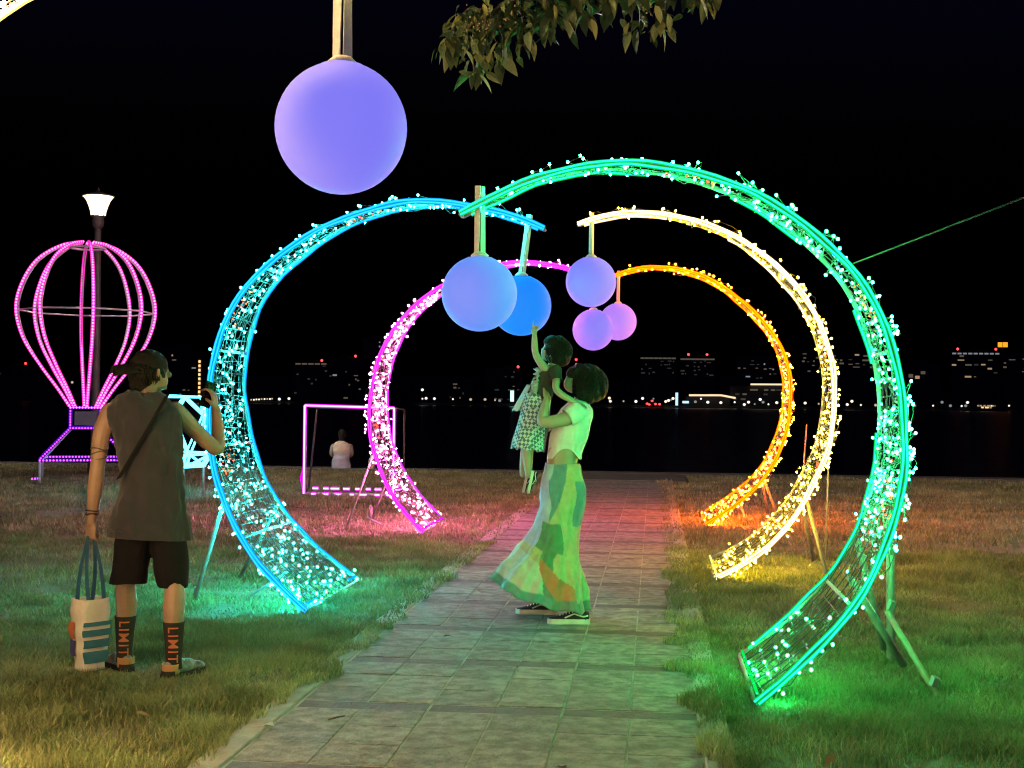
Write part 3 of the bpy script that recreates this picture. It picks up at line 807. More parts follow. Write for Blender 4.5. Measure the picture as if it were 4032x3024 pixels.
building(195, 226, 38, 13, [1, 0, 3, 1], 'large block with a row of white top windows and two red beacons', base=20, yb=990, top_row=(9, 2, .72), beacons=[(199, 39.8), (223.4, 39.8)], pw=3.0)
building(228, 252, 36, 8, [1, 3, 1], 'dim block under the amber roof sign at the right edge', base=20, yb=1000, pw=3.0)
t = thing('roof_sign', (253, 1000, 40), 'small glowing amber sign on a roof at the far right', 'sign')
for k in (-1, 1): MB().box((228 * 1.11 + k * 1.85, 1000, 47.4), (3.2, 0.4, 3.6)).build('sign_panel', M['amber_sign'], t, smooth=False)
MB().box((228 * 1.11, 1001, 41), (0.8, 0.6, 9.5)).build('post', M['far_wall'], t, smooth=False)
# shore terminal with two long lit roof edges
t = thing('shore_terminal', (60, 905, 0), 'long low terminal with two warm lit roof edges on the far shore', 'building', 'buildings across the water')
MB().box((69, 915, 7), (36, 14, 14.5)).build('wall', M['far_wall'], t, smooth=False)
MB().box((38, 915, 3.2), (34, 14, 7.2)).build('low_wing', M['far_wall'], t, smooth=False)
MB().tube([(23.1, 904, 7.5), (44.5, 904, 7.7), (54.3, 904, 5.9)], 0.75, 6).build('roof_edge_light', M['strip'], t)
MB().tube([(64.4, 906, 15.3), (87, 906, 15.4)], 0.65, 6).build('roof_edge_light', M['strip'], t)
for k in range(13):
    o = bpy.data.objects.new('window', pane(2.8, 1.2, random.choice([1, 3, 1]))); COL.objects.link(o); o.parent = t
    o.location = (random.uniform(52, 86) - 60, 907.8 - 905, random.choice([5.2, 8.6, 11.6]))
for (x0, x1, z0, z1, mt, nm, lab) in [(-98.7, -96.2, 2.0, 9.5, 'mint_sign', 'sign_tower', 'upright mint lit sign on the far shore left of the child'),
                                      (13.9, 15.7, 0.4, 9.2, 'blue_sign', 'sign_tower', 'upright pale blue lit sign on the far shore right of the woman'),
                                      (18.6, 23.0, 2.0, 3.6, 'blue_sign', 'sign_board', 'low pale blue lit board beside the upright sign')]:
    t = thing(nm, ((x0 + x1) / 2, 902, 0), lab, 'sign')
    MB().box(((x0 + x1) / 2, 902, (z0 + z1) / 2), (x1 - x0, 0.5, z1 - z0)).build('sign_panel', M[mt], t, smooth=False)
    MB().box(((x0 + x1) / 2, 902.6, z1 / 2 - 0.2), ((x1 - x0) * .5, 0.4, z1 + 0.3)).build('post', M['far_wall'], t, smooth=False)
# shore lamps, all alike
LAMPS = [(-284.8, 1.7), (-281.0, 1.3), (-279.0, 1.3), (-277.2, 1.6), (-275.3, 1.6), (-273.5, 1.9), (-271.4, 1.9), (-269.4, 2.0), (-267.5, 2.0), (-266.0, 2.2), (-260.8, 2.0), (-253.9, 2.4), (-159.5, 3.3), (-156.9, 3.6), (-151.1, 3.4), (-138.2, 3.2), (-125.9, 3.1), (-115.9, 3.2), (-109.0, 2.8), (-105.8, 2.5), (-159.6, 9.4), (-39.1, 3.1), (-30.7, 5.0), (-30.0, 2.9), (-21.1, 3.0), (-12.7, 2.9), (-8.2, 5.0), (-0.9, 4.9), (7.4, 3.1), (9.3, 3.8), (11.1, 4.3), (12.3, 5.2), (27.3, 3.1), (31.0, 5.2), (35.6, 2.9), (44.3, 2.7), (53.5, 3.1), (62.7, 3.2), (59.9, 1.6), (66.8, 2.0), (70.4, 5.1), (72.3, 3.3), (75.9, 1.9), (81.4, 3.1), (100.1, 3.0), (109.0, 2.6), (127.7, 2.3), (130.7, 4.5), (136.6, 2.1), (146.2, 2.1), (171.5, 2.0), (183.4, 2.1), (189.1, 4.5), (194.5, 2.2), (201.7, 2.1), (204.3, 2.3), (205.5, 4.5), (232.0, 2.6), (-412, 12.4), (-393, 10.7)]
shore_e = [emit('shore lamp white', (0.95, 1.0, 0.92), 1.3), emit('shore lamp warm', (1.0, 0.84, 0.62), 1.2), emit('shore lamp dim', (1.0, 0.80, 0.58), 0.45), emit('shore lamp faint', (0.85, 0.95, 0.90), 0.22)]
sh_head = []
for e_ in shore_e:
    me = MB().ball((0, 0, 0), (1.0, 0.6, 0.9), 8, 6).mesh('lamp_head'); me.materials.append(e_); sh_head.append(me)
sh_small = []
for e_ in shore_e:
    me = MB().ball((0, 0, 0), (0.62, 0.5, 0.62), 8, 6).mesh('lamp_head'); me.materials.append(e_); sh_small.append(me)
me_pole = MB().box((0, 0, -0.5), (0.25, 0.25, 1.0)).mesh('pole', smooth=False); me_pole.materials.append(M['far_wall'])
for i, (x, z) in enumerate(LAMPS):
    t = thing('shore_lamp', (x, 900, 0.3), ('small lit lamp in the tight row left of the magenta frame' if x < -240 and x > -300 else 'small lit lamp on the far shore between pink arch and child' if -240 < x < -60 else 'small lit lamp on the far shore between woman and orange arch' if x < 85 and x > -60 else 'small lit lamp on the far shore right of the orange arch' if x > 85 else 'small lit lamp on the far shore left of the balloon'), 'lamp', 'lamps along the far shore')
    o = bpy.data.objects.new('lamp_head', (sh_small if i < 10 or i % 3 == 0 else sh_head)[random.choice([0, 1, 1, 2, 3])]); COL.objects.link(o); o.parent = t; o.location = (0, 0, z - 0.3)
    o = bpy.data.objects.new('pole', me_pole); COL.objects.link(o); o.parent = t; o.location = (0, 0.4, z - 0.3); o.scale = (1, 1, max(z - 0.3, 0.5))
for (x, z) in [(-5.1, 1.5), (-1.8, 3.4), (0.5, 1.3), (3.3, 1.2), (-3.7, 0.9)]:
    t = thing('warning_light', (x, 899.5, 0.2), 'small red light in the cluster on the far shore', 'light', 'red lights on the far shore')
    MB().ball((x, 899.5, z), (0.9, 0.6, 0.7), 8, 6).build('lens', M['beacon'], t)
    MB().box((x, 899.9, z / 2), (0.3, 0.3, z)).build('post', M['far_wall'], t, smooth=False)
# lit ferry at the right
t = thing('ferry', (216, 890, -1.2), 'lit ferry moored by the far shore at right', 'boat')
hull = [[(x, 890 + s_ * wd, z) for (x, wd) in ((206.5, .1), (209, 2.4), (222, 2.6), (225.5, .1)) for s_ in (1,)] + [(x, 890 - wd, z) for (x, wd) in ((225.5, .1), (222, 2.6), (209, 2.4), (206.5, .1))] for z in (-1.3, 0.6)]
MB().rings(hull).build('hull', M['far_wall'], t, smooth=False)
MB().box((215.5, 890, 1.8), (13, 4, 2.6)).build('cabin', M['far_wall'], t, smooth=False)
MB().box((213.5, 890, 3.7), (6, 3, 1.4)).build('bridge_deck', M['far_wall'], t, smooth=False)
for k in range(16):
    o = bpy.data.objects.new('window', pane(1.3, 1.0, random.choice([0, 0, 1, 4]))); COL.objects.link(o); o.parent = t
    o.location = (random.uniform(209, 222) - 216, 887.75 - 890, random.choice([1.3, 2.4]) + 1.2)

# ================================================================== PEOPLE
def skin(name, col, col2):
    m = surf(name, col, 0.5, col2, 14, 0.12, 120)
    b = m.node_tree.nodes['Principled BSDF']
    b.inputs['Subsurface Weight'].default_value = 0.08
    b.inputs['Subsurface Radius'].default_value = (0.02, 0.008, 0.004)
    return m
M['skin_tan'] = skin('tanned skin', (0.31, 0.195, 0.145), (0.255, 0.155, 0.112))
M['skin'] = skin('light skin', (0.46, 0.32, 0.24), (0.40, 0.27, 0.20))
M['hair'] = surf('black hair', (0.012, 0.009, 0.008), 0.5, (0.006, 0.005, 0.004), 40, 0.8, 160, spec=0.22)
M['shirt_dark'] = surf('faded charcoal jersey', (0.023, 0.023, 0.034), 0.92, (0.017, 0.017, 0.026), 10, 0.35, 300, sheen=0.15)
M['black_cloth'] = surf('black cloth', (0.007, 0.006, 0.009), 0.9, (0.005, 0.0045, 0.006), 12, 0.3, 200, spec=0.2)
M['cap'] = surf('black cap cloth', (0.011, 0.010, 0.010), 0.88, (0.008, 0.007, 0.007), 30, 0.4, 250, spec=0.2)
M['sock'] = surf('black knit sock', (0.022, 0.019, 0.018), 0.9, (0.015, 0.013, 0.012), 40, 0.6, 400)
M['sock_print'] = surf('orange sock lettering', (0.52, 0.16, 0.08), 0.8)
M['shoe_white'] = surf('grey and white shoe mesh', (0.30, 0.31, 0.31), 0.6, (0.05, 0.05, 0.055), 22)
M['shoe_black'] = surf('black shoe canvas', (0.016, 0.015, 0.015), 0.75)
M['shoe_tan'] = surf('orange heel trim', (0.46, 0.22, 0.09), 0.7)
M['rubber'] = surf('white rubber sole', (0.70, 0.69, 0.64), 0.55)
M['white_knit'] = surf('white ribbed knit', (0.74, 0.74, 0.72), 0.85, (0.66, 0.66, 0.64), 30, 0.3, 260, sheen=0.2)
M['phone'] = surf('black phone', (0.01, 0.01, 0.012), 0.18)
M['bracelet'] = surf('dark bead bracelet', (0.03, 0.02, 0.018), 0.5)
M['tattoo'] = surf('dark ink', (0.10, 0.065, 0.055), 0.6)

def solid(name, mb, mat, parent, voxel=0.006, it=3, fac=0.5):
    """weld overlapping closed shapes into one continuous skin"""
    me = mb.mesh(name + '_cage')
    o = bpy.data.objects.new(name + '_cage', me); COL.objects.link(o)
    r = o.modifiers.new('r', 'REMESH'); r.mode = 'VOXEL'; r.voxel_size = voxel; r.use_smooth_shade = True
    s = o.modifiers.new('s', 'SMOOTH'); s.factor = fac; s.iterations = it
    dg = bpy.context.evaluated_depsgraph_get()
    nm = bpy.data.meshes.new_from_object(o.evaluated_get(dg))
    bpy.data.objects.remove(o); bpy.data.meshes.remove(me)
    nm.name = name
    nm.polygons.foreach_set('use_smooth', [True] * len(nm.polygons))
    nm.materials.clear()
    return link(name, nm, mat, parent)

def limb(mb, pts, n=12):
    """tapering limb through (x,y,z,r) joints, round at both ends"""
    P = np.array(pts, float)
    Q = crom(P, max(8, len(P) * 5))
    mb.tube(Q[:, :3].tolist(), Q[:, 3].tolist(), n)
    mb.ball(Q[0, :3].tolist(), float(Q[0, 3]) * 0.99, 10, 8); mb.ball(Q[-1, :3].tolist(), float(Q[-1, 3]) * 0.99, 10, 8)

def hand(mb, w, p, c, s, size=1.0, curl=(0.5, 0.8, 0.7), point=None, thumb=0.7):
    """palm and five fingers: w wrist, p along the palm, c the side the fingers curl to, s towards the thumb"""
    w = Vector(w); p = Vector(p).normalized(); c = Vector(c); c = (c - p * c.dot(p)).normalized()
    s = Vector(s); s = (s - p * s.dot(p) - c * s.dot(c)).normalized()
    k = size
    m = Matrix((s, c, p)).transposed()
    mb.ball(w + p * 0.045 * k, (0.040 * k, 0.016 * k, 0.055 * k), 12, 9, m)
    for i, (o, L) in enumerate([(0.029, 0.92), (0.010, 1.0), (-0.010, 0.94), (-0.028, 0.76)]):
        q = w + p * 0.085 * k + s * o * k; d = p.copy(); pts = [(*(w + p * 0.05 * k + s * o * 0.8 * k), 0.0095 * k), (*q, 0.0095 * k)]
        a = 0
        cu = (0.06, 0.08, 0.05) if point == i else curl
        for j, ln in enumerate((0.040, 0.026, 0.021)):
            a += cu[j]
            d = p * math.cos(a) + c * math.sin(a); q = q + d * ln * L * k
            pts.append((*q, (0.0088 - 0.0009 * j) * k))
        limb(mb, pts, 8)
    q = w + p * 0.022 * k + s * 0.026 * k
    t = (p * 0.72 + s * 0.62 + c * 0.25 * thumb).normalized(); pts = [(*q, 0.012 * k), (*(q + t * 0.036 * k), 0.0108 * k)]
    t2 = (p * 0.85 + s * 0.05 + c * thumb).normalized(); pts.append((*(q + t * 0.036 * k + t2 * 0.030 * k), 0.0088 * k))
    limb(mb, pts, 8)

def ell(cx, cy, cz, a, b, n=28, rz=0.0, pw=2.3, tilt=(0, 0)):
    out = []
    for k in range(n):
        t = 2 * math.pi * k / n; ct, st = math.cos(t), math.sin(t)
        x = a * math.copysign(abs(ct) ** (2 / pw), ct); y = b * math.copysign(abs(st) ** (2 / pw), st)
        X = x * math.cos(rz) - y * math.sin(rz); Y = x * math.sin(rz) + y * math.cos(rz)
        out.append((cx + X, cy + Y, cz + tilt[0] * X + tilt[1] * Y))
    return out

def loft(rows, n_sub=6, n=28, **kw):
    """rows (cx,cy,cz,a,b,rz) refined smoothly into rings"""
    Q = crom(np.array(rows, float), len(rows) * n_sub)
    return [ell(q[0], q[1], q[2], q[3], q[4], n, q[5], **kw) for q in Q]

def wrinkle(o, amp, fx, fz, seed=0):
    me = o.data; n = len(me.vertices); co = np.empty(n * 3); no = np.empty(n * 3)
    me.vertices.foreach_get('co', co); me.vertices.foreach_get('normal', no)
    co = co.reshape(-1, 3); no = no.reshape(-1, 3)
    th = np.arctan2(co[:, 1], co[:, 0])
    d = (vnoise(co[:, 0] * fx + co[:, 1] * fx * 0.7 + co[:, 2] * fz * .6, co[:, 2] * fz + co[:, 1] * 3, seed) - .5) + .5 * (vnoise(co[:, 0] * fx * 2.3 - co[:, 2] * fz, co[:, 2] * fz * 2.1 + co[:, 1] * 9, seed + 5) - .5)
    co += no * (d * amp)[:, None]
    me.vertices.foreach_set('co', co.ravel()); me.update()

def text_mesh(body, size):
    cu = bpy.data.curves.new('lettering', 'FONT'); cu.body = body; cu.size = size; cu.extrude = 0.0; cu.resolution_u = 3; cu.offset = size * 0.006; cu.space_character = 1.18
    o = bpy.data.objects.new('lettering', cu); COL.objects.link(o)
    dg = bpy.context.evaluated_depsgraph_get()
    me = bpy.data.meshes.new_from_object(o.evaluated_get(dg))
    bpy.data.objects.remove(o); bpy.data.curves.remove(cu)
    bm = bmesh.new(); bm.from_mesh(me)
    bmesh.ops.triangulate(bm, faces=bm.faces[:])
    bmesh.ops.subdivide_edges(bm, edges=bm.edges[:], cuts=3, use_grid_fill=True)
    bm.to_mesh(me); bm.free()
    return me

def strands(parent, c, r, n, crown, seed, z_end=-.75, rot=0.0, rad=.0022):
    """locks combed from the crown down over the hair shell"""
    q = random.Random(seed); mb = MB(); c = Vector(c); m3 = Euler((0, rot, 0)).to_matrix()
    for i in range(n):
        a = q.uniform(0, 2 * math.pi); e0 = q.uniform(0, .5); e1 = q.uniform(1.7, 2.45); tw = q.uniform(-.35, .35); k = q.uniform(.975, 1.02)
        pts = []
        for j in range(9):
            u = j / 8; e = e0 + (e1 - e0) * u; b = a + tw * u + .06 * math.sin(u * 9 + i)
            kk = k + .03 * u * u * q.uniform(.0, 1)
            v = Vector((r[0] * math.sin(e) * math.cos(b), r[1] * math.sin(e) * math.sin(b), r[2] * math.cos(e))) * kk
            pts.append(c + m3 @ v)
        if crown is not None and (pts[-1] - c).dot(Vector(crown)) > .35 * r[0]: continue      # keep the face free
        mb.tube(pts, [rad * .7] + [rad] * 7 + [rad * .4], 4, caps=False)
    return tag(mb.build('hair_strands', M['hair'], parent), kind='stuff')

# ------------------------------------------------------------------ the man (seen from behind, head turned right)
mx, my = -2.63, 6.72
man = thing('person', (mx, my, 0), 'person in cap, dark sleeveless shirt and shorts raising a phone beside the blue arch', 'person', rz=math.atan2(-mx, my), local=True)
mb = MB()
# torso, hips, neck
mb.rings(loft([(-.005, .02, .80, .17, .115, 0), (-.005, .01, .92, .165, .11, 0), (-.01, .0, 1.05, .125, .08, 0), (-.03, .0, 1.22, .145, .085, .05), (-.045, .01, 1.34, .165, .085, .08), (-.05, .02, 1.42, .13, .075, .08)]))
limb(mb, [(-.05, .03, 1.40, .070), (-.04, .035, 1.47, .056), (-.022, .045, 1.54, .056)])
# head turned to the right, jaw, nose, ears
mb.ball((-.018, .045, 1.605), (.082, .093, .105), 20, 14, Euler((0, 0, -.9)))
mb.ball((.022, .062, 1.545), (.052, .058, .058), 14, 10, Euler((0, 0, -.9)))
mb.ball((.081, .095, 1.578), (.016, .014, .018)); mb.ball((.066, .095, 1.60), (.012, .012, .03))
mb.ball((.058, .105, 1.536), (.018, .020, .012)); mb.ball((.056, .10, 1.508), (.018, .018, .014))
mb.ball((.018, -.028, 1.585), (.014, .024, .033), 10, 8, Euler((0, .1, .5)))
mb.ball((-.05, .125, 1.585), (.012, .022, .03))
# arms
limb(mb, [(-.215, .02, 1.375, .052), (-.255, .0, 1.26, .048), (-.27, -.02, 1.12, .040), (-.285, .0, .98, .040), (-.298, .03, .84, .028), (-.302, .035, .80, .026)])
hand(mb, (-.302, .037, .805), (-.02, .05, -1), (.55, .55, 0), (.4, .9, 0), 0.98, (1.0, 1.35, 1.1), thumb=1.0)
limb(mb, [(.115, .03, 1.385, .052), (.20, .08, 1.30, .047), (.325, .14, 1.185, .040), (.345, .17, 1.20, .040), (.345, .21, 1.30, .034), (.335, .235, 1.385, .026), (.333, .238, 1.40, .025)])
hand(mb, (.334, .237, 1.385), (-.12, .08, 1), (-.9, .35, 0), (-.35, -.9, 0), 0.98, (0.45, 0.75, 0.6), thumb=0.9)
# legs and feet
for sx, px, py, yaw in ((-1, -.125, .12, .55), (1, .122, -.12, -.75)):
    limb(mb, [(sx * .085, .02, .84, .088), (sx * .10, .02 + py * .3, .66, .078), (px, py * .75, .47, .054), (px - sx * .004, py - .012, .35, .056), (px, py, .20, .042), (px, py, .09, .036)])
    limb(mb, [(px, py, .07, .034), (px + .06 * math.sin(-yaw) * 1.2, py + .07, .045, .034), (px + .13 * math.sin(-yaw) * 1.2, py + .14, .032, .028)])
solid('body', mb, M['skin_tan'], man, 0.0055, 3)
# hair under the cap, and the cap worn backwards
mb = MB(); mb.ball((-.026, .035, 1.612), (.088, .098, .098), 20, 14, Euler((0, 0, -.9))); mb.ball((-.068, -.012, 1.575), (.068, .066, .075), 14, 10); mb.ball((-.085, -.015, 1.53), (.045, .045, .045))
o = solid('hair', mb, M['hair'], man, 0.006, 2); wrinkle(o, .012, 60, 25, 3)
cap = MB(); cap.ball((-.028, .036, 1.625), (.094, .104, .080), 22, 14, Euler((0.10, -.16, -.9)))
cap.ball((-.028, .036, 1.70), (.010, .010, .006), 8, 6)
strands(man, (-.045, .01, 1.575), (.085, .085, .085), 150, (.8, .6, 0), 4, rad=.0028)
o = solid('cap', cap, M['cap'], man, 0.006, 2); wrinkle(o, .006, 20, 14, 8)
br = MB(); rowsb = []
for i in range(8):
    u = i / 7; wdt = .072 * math.sqrt(max(0.02, 1 - u * u * .9)); cx = -.095 - .115 * u; cy = -.02 - .055 * u; cz = 1.628 - .022 * u
    a = Vector((.43, -.90, 0)) * wdt
    rowsb.append([(cx - a.x, cy - a.y, cz - .024), (cx, cy, cz + .012), (cx + a.x, cy + a.y, cz - .036), (cx + a.x, cy + a.y, cz - .043), (cx, cy, cz + .004), (cx - a.x, cy - a.y, cz - .031)])
br.rings(rowsb); br.build('cap_brim', M['cap'], man)
# sleeveless shirt
rows = loft([(-.008, .0, .715, .208, .135, 0), (-.008, .0, .78, .205, .135, 0), (-.005, .0, .92, .182, .13, 0), (.0, .0, 1.05, .168, .124, 0), (-.02, .0, 1.20, .182, .124, .04), (-.04, .008, 1.33, .196, .120, .07), (-.047, .015, 1.405, .186, .105, .08), (-.047, .02, 1.45, .125, .085, .08), (-.044, .024, 1.485, .075, .070, .05)], 12, 96, pw=2.4)
mb = MB(); mb.rings(rows, caps=False); o = mb.build('shirt', M['shirt_dark'], man); wrinkle(o, .030, 13, 3.2, 2); wrinkle(o, .016, 30, 7, 17); wrinkle(o, .008, 14, 22, 19)
for p in o.data.vertices:
    if p.co.z < .76: p.co.z += -.012 * (p.co.x / .2)
sm = o.modifiers.new('thick', 'SOLIDIFY'); sm.thickness = .006
# strap of a shoulder bag across the back
pts = []
for i in range(17):
    u = i / 16; x = .075 - .24 * u; z = 1.475 - .44 * u
    pts.append((x, -.086 - .064 * math.sin(math.pi * min(.92, u * .95 + .12)) ** .6, z))
mb = MB(); rowsb = []
for p in pts:
    d = Vector((.83, 0, .45)) * .017
    rowsb.append([(p[0] - d.x, p[1], p[2] - d.z), (p[0] + d.x, p[1], p[2] + d.z), (p[0] + d.x, p[1] + .012, p[2] + d.z), (p[0] - d.x, p[1] + .012, p[2] - d.z)])
mb.rings(rowsb); mb.build('bag_strap', M['black_cloth'], man, smooth=False)
# shorts
mb = MB()
mb.rings(loft([(-.01, .01, .74, .180, .112, 0), (-.01, .01, .80, .165, .105, 0), (-.005, .005, .86, .15, .10, 0)], 4))
mb.rings(loft([(-.115, .05, .475, .098, .105, 0), (-.10, .04, .60, .098, .11, 0), (-.085, .02, .74, .088, .102, 0)], 5))
mb.rings(loft([(.112, -.04, .462, .082, .10, 0), (.10, -.03, .60, .092, .108, 0), (.085, .0, .74, .090, .102, 0)], 5))
o = solid('shorts', mb, M['black_cloth'], man, 0.007, 2); wrinkle(o, .014, 8, 6, 6)
# socks with lettering, shoes
for sx, px, py, yaw in ((-1, -.128, .12, .42), (1, .122, -.12, -.80)):
    mb = MB(); q = crom(np.array([(px, py, .05, .042, .046), (px, py, .10, .0385, .042), (px, py - .003, .18, .043, .047), (px - sx * .002, py - .008, .26, .050, .054), (px - sx * .002, py - .008, .295, .0525, .056)]), 22)
    mb.rings([ell(r[0], r[1], r[2], r[3], r[4], 20, 0, pw=2.0) for r in q], caps=False)
    sock = mb.build('sock', M['sock'], man); sm = sock.modifiers.new('thick', 'SOLIDIFY'); sm.thickness = .003; sm.offset = 1
    me = text_mesh('LIMIT', 0.066)
    xs_ = np.array([v.co.x for v in me.vertices]); L = xs_.max() - xs_.min(); x0 = xs_.min()
    for v in me.vertices:
        z = .272 - (v.co.x - x0) / L * .185; hy = (v.co.y - .024) * 1.25 - .003
        rad = float(np.interp(z, q[:, 2], q[:, 4])) + .0075; rx = float(np.interp(z, q[:, 2], q[:, 3])) + .0075
        th = hy / rad
        cxx = float(np.interp(z, q[:, 2], q[:, 0])); cyy = float(np.interp(z, q[:, 2], q[:, 1]))
        v.co = (cxx + rx * math.sin(th), cyy - rad * math.cos(th), z)
    link('lettering', me, M['sock_print'], sock)
    # shoe: sole, upper, heel trim; pointing away and turned out
    d = Vector((math.sin(-yaw), math.cos(yaw), 0)); sdv = Vector((d.y, -d.x, 0)); hl = Vector((px, py, 0)) - d * .065
    def shoe_ring(u, z, w0, grow=0.0):
        pass
    outl = [(0, .030), (.02, .036), (.08, .036), (.15, .040), (.20, .046), (.245, .043), (.275, .028), (.285, .006)]
    lo = [hl + d * u + sdv * w for u, w in outl] + [hl + d * u - sdv * w for u, w in outl[::-1]]
    mb = MB(); mb.rings([[(p.x, p.y, z) for p in lo] for z in (.004, .012, .030)]); shoe = mb.build('shoe_sole', M['shoe_black'] if sx < 0 else M['shoe_black'], man, smooth=False)
    mb = MB()
    mb.ball(hl + d * .05 + Vector((0, 0, .05)), (.038, .055, .048), 12, 9, Euler((0, 0, -math.atan2(d.x, d.y))))
    mb.ball(hl + d * .14 + Vector((0, 0, .048)), (.040, .075, .040), 12, 9, Euler((0.15, 0, -math.atan2(d.x, d.y))))
    mb.ball(hl + d * .225 + Vector((0, 0, .038)), (.043, .058, .028), 12, 9, Euler((0, 0, -math.atan2(d.x, d.y))))
    solid('shoe_upper', mb, M['shoe_white'], man, 0.005, 2)
    mb = MB(); mb.rings([ell(hl.x + d.x * .045, hl.y + d.y * .045, z, .041, .044, 18, 0, pw=2.2) for z in (.028, .045, .068, .078)], caps=False)
    o = mb.build('heel_trim', M['shoe_tan'], man); sm = o.modifiers.new('thick', 'SOLIDIFY'); sm.thickness = .004; sm.offset = 1
    mb = MB(); mb.rings([ell(hl.x + d.x * .04, hl.y + d.y * .04, z, .044, .047, 18, 0, pw=2.2) for z in (.026, .036, .046)], caps=False)
    mb.build('heel_counter', M['shoe_black'], man)
    for k in range(5):
        c = hl + d * (.12 + .022 * k) + Vector((0, 0, .086 - .008 * k))
        MB().tube([c - sdv * .022, c + Vector((0, 0, .006)), c + sdv * .022], .004, 6).build('lace', M['rubber'], man)
# bracelet, arm tattoo bands
MB().tube([( -.2985 + .031 * math.cos(t), .031 + .031 * math.sin(t), .845 + .004 * math.sin(3 * t)) for t in np.linspace(0, 2 * math.pi, 18, endpoint=False)], .0055, 6, closed=True).build('bracelet', M['bracelet'], man)
MB().tube([( -.2975 + .033 * math.cos(t), .029 + .033 * math.sin(t), .862 + .003 * math.sin(2 * t)) for t in np.linspace(0, 2 * math.pi, 18, endpoint=False)], .0045, 6, closed=True).build('bracelet', M['bracelet'], man)
for z in (1.185, 1.165, 1.14):
    MB().tube([(-.264 + .0455 * math.cos(t), -.012 + .0455 * math.sin(t), z + .008 * math.sin(2 * t + z * 90)) for t in np.linspace(2.6, 5.9, 12)], .0035, 5).build('tattoo', M['tattoo'], man)
# phone in the raised hand
ph = thing('phone', (mx, my, 0), 'dark phone held up in the raised right hand of the man', 'phone', rz=math.atan2(-mx, my), local=True)
mb = MB(); pm = Euler((0.10, 0.28, 0.5)).to_matrix()
c = Vector((.292, .255, 1.475))
mb.rings([[c + pm @ Vector((x, y, z)) for x, y in ((-.035, -.004), (.035, -.004), (.035, .004), (-.035, .004))] for z in (-.072, .072)])
o = mb.build('phone_body', M['phone'], ph, smooth=False); bv = o.modifiers.new('b', 'BEVEL'); bv.width = .003; bv.segments = 2
for k in range(2):
    mb = MB(); q = c + pm @ Vector((-.018, -.006, .052 - .024 * k)); mb.ball(q, .0085, 10, 6); mb.build('camera_lens', M['phone'], ph)
mb = MB(); q = c + pm @ Vector((0, .0045, 0)); mb.rings([[c + pm @ Vector((x, .0048, z)) for x, z in ((-.032, -.066), (.032, -.066), (.032, .066), (-.032, .066))], [c + pm @ Vector((x, .0056, z)) for x, z in ((-.032, -.066), (.032, -.066), (.032, .066), (-.032, .066))]])
mb.build('screen', emit('lit phone screen', (0.35, 0.45, 0.9), 0.5), ph, smooth=False)

# ------------------------------------------------------------------ tote bag in his left hand
bag = thing('tote_bag', (mx, my, 0), 'white tote bag with teal stripes hanging from the man\'s left hand', 'bag', rz=math.atan2(-mx, my), local=True)
M['bag_white'] = surf('white bag canvas', (0.66, 0.62, 0.54), 0.75, (0.58, 0.54, 0.47), 18, 0.3, 120)
M['bag_stripe'] = surf('teal bag print', (0.03, 0.15, 0.22), 0.7)
M['bag_handle'] = surf('blue webbing handle', (0.04, 0.14, 0.26), 0.8)
M['bag_print1'] = surf('orange bag print', (0.55, 0.15, 0.07), 0.7)
M['bag_print2'] = surf('navy bag print', (0.06, 0.05, 0.18), 0.7)
bc = Vector((-.300, .035, 0)); rzb = 0.55
def bagp(x, y, z):
    return (bc.x + x * math.cos(rzb) - y * math.sin(rzb), bc.y + x * math.sin(rzb) + y * math.cos(rzb), z)
BW, BD = .071, .060                      # half width of the striped face, half depth
def bag_ring(z):
    u = (z - .035) / .37; k = .80 + .26 * math.sin(min(1, u * 1.1) * 1.6); wv = .004 * math.sin(z * 60)
    a, b_ = BW * k + wv, BD * (k + .05)
    pts = []
    for (sx, sy) in ((-1, -1), (1, -1), (1, 1), (-1, 1)):
        pts.append((sx, sy))
    out = []
    for i in range(4):
        (x0, y0), (x1, y1) = pts[i], pts[(i + 1) % 4]
        for j in range(6):
            t = j / 6; bul = 1 + .10 * math.sin(math.pi * t)
            x = (x0 + (x1 - x0) * t) * a; y = (y0 + (y1 - y0) * t) * b_
            if y0 == y1: y *= bul
            else: x *= bul
            out.append(bagp(x, y, z))
    return out
mb = MB(); zz = np.linspace(.035, .405, 22); mb.rings([bag_ring(z) for z in zz], caps=False)
mb.f.append(tuple(range(24))[::-1])
o = mb.build('bag_body', M['bag_white'], bag); sm = o.modifiers.new('t', 'SOLIDIFY'); sm.thickness = .003
wrinkle(o, .006, 16, 9, 4)
for z0, z1 in ((.268, .290), (.215, .250), (.155, .198), (.075, .138)):
    mb = MB(); rows = []
    for z in np.linspace(z0, z1, 4):
        rr = bag_ring(z); c = bagp(0, 0, z)
        row = []
        for i in range(0, 7):
            p = Vector(rr[i]); row.append(p + (p - Vector(c)) * .13)
        rows.append(row)
    n_ = 7; mb.add([p for r in rows for p in r], [(j * n_ + i, j * n_ + i + 1, (j + 1) * n_ + i + 1, (j + 1) * n_ + i) for j in range(3) for i in range(6)])
    o2 = mb.build('stripe', M['bag_stripe'], bag)
for z0, z1, mt in ((.20, .285, 'bag_print1'), (.11, .19, 'bag_print2')):
    mb = MB(); rows = []
    for z in np.linspace(z0, z1, 4):
        rr = bag_ring(z); c = bagp(0, 0, z); row = []
        for i in (18, 19, 20, 21):
            p = Vector(rr[i]); row.append(p + (p - Vector(c)) * (.13 + .02 * math.sin(i * 3 + z * 90)))
        rows.append(row)
    mb.add([p for r in rows for p in r], [(j * 4 + i, j * 4 + i + 1, (j + 1) * 4 + i + 1, (j + 1) * 4 + i) for j in range(3) for i in range(3)])
    mb.build('print', M[mt], bag)
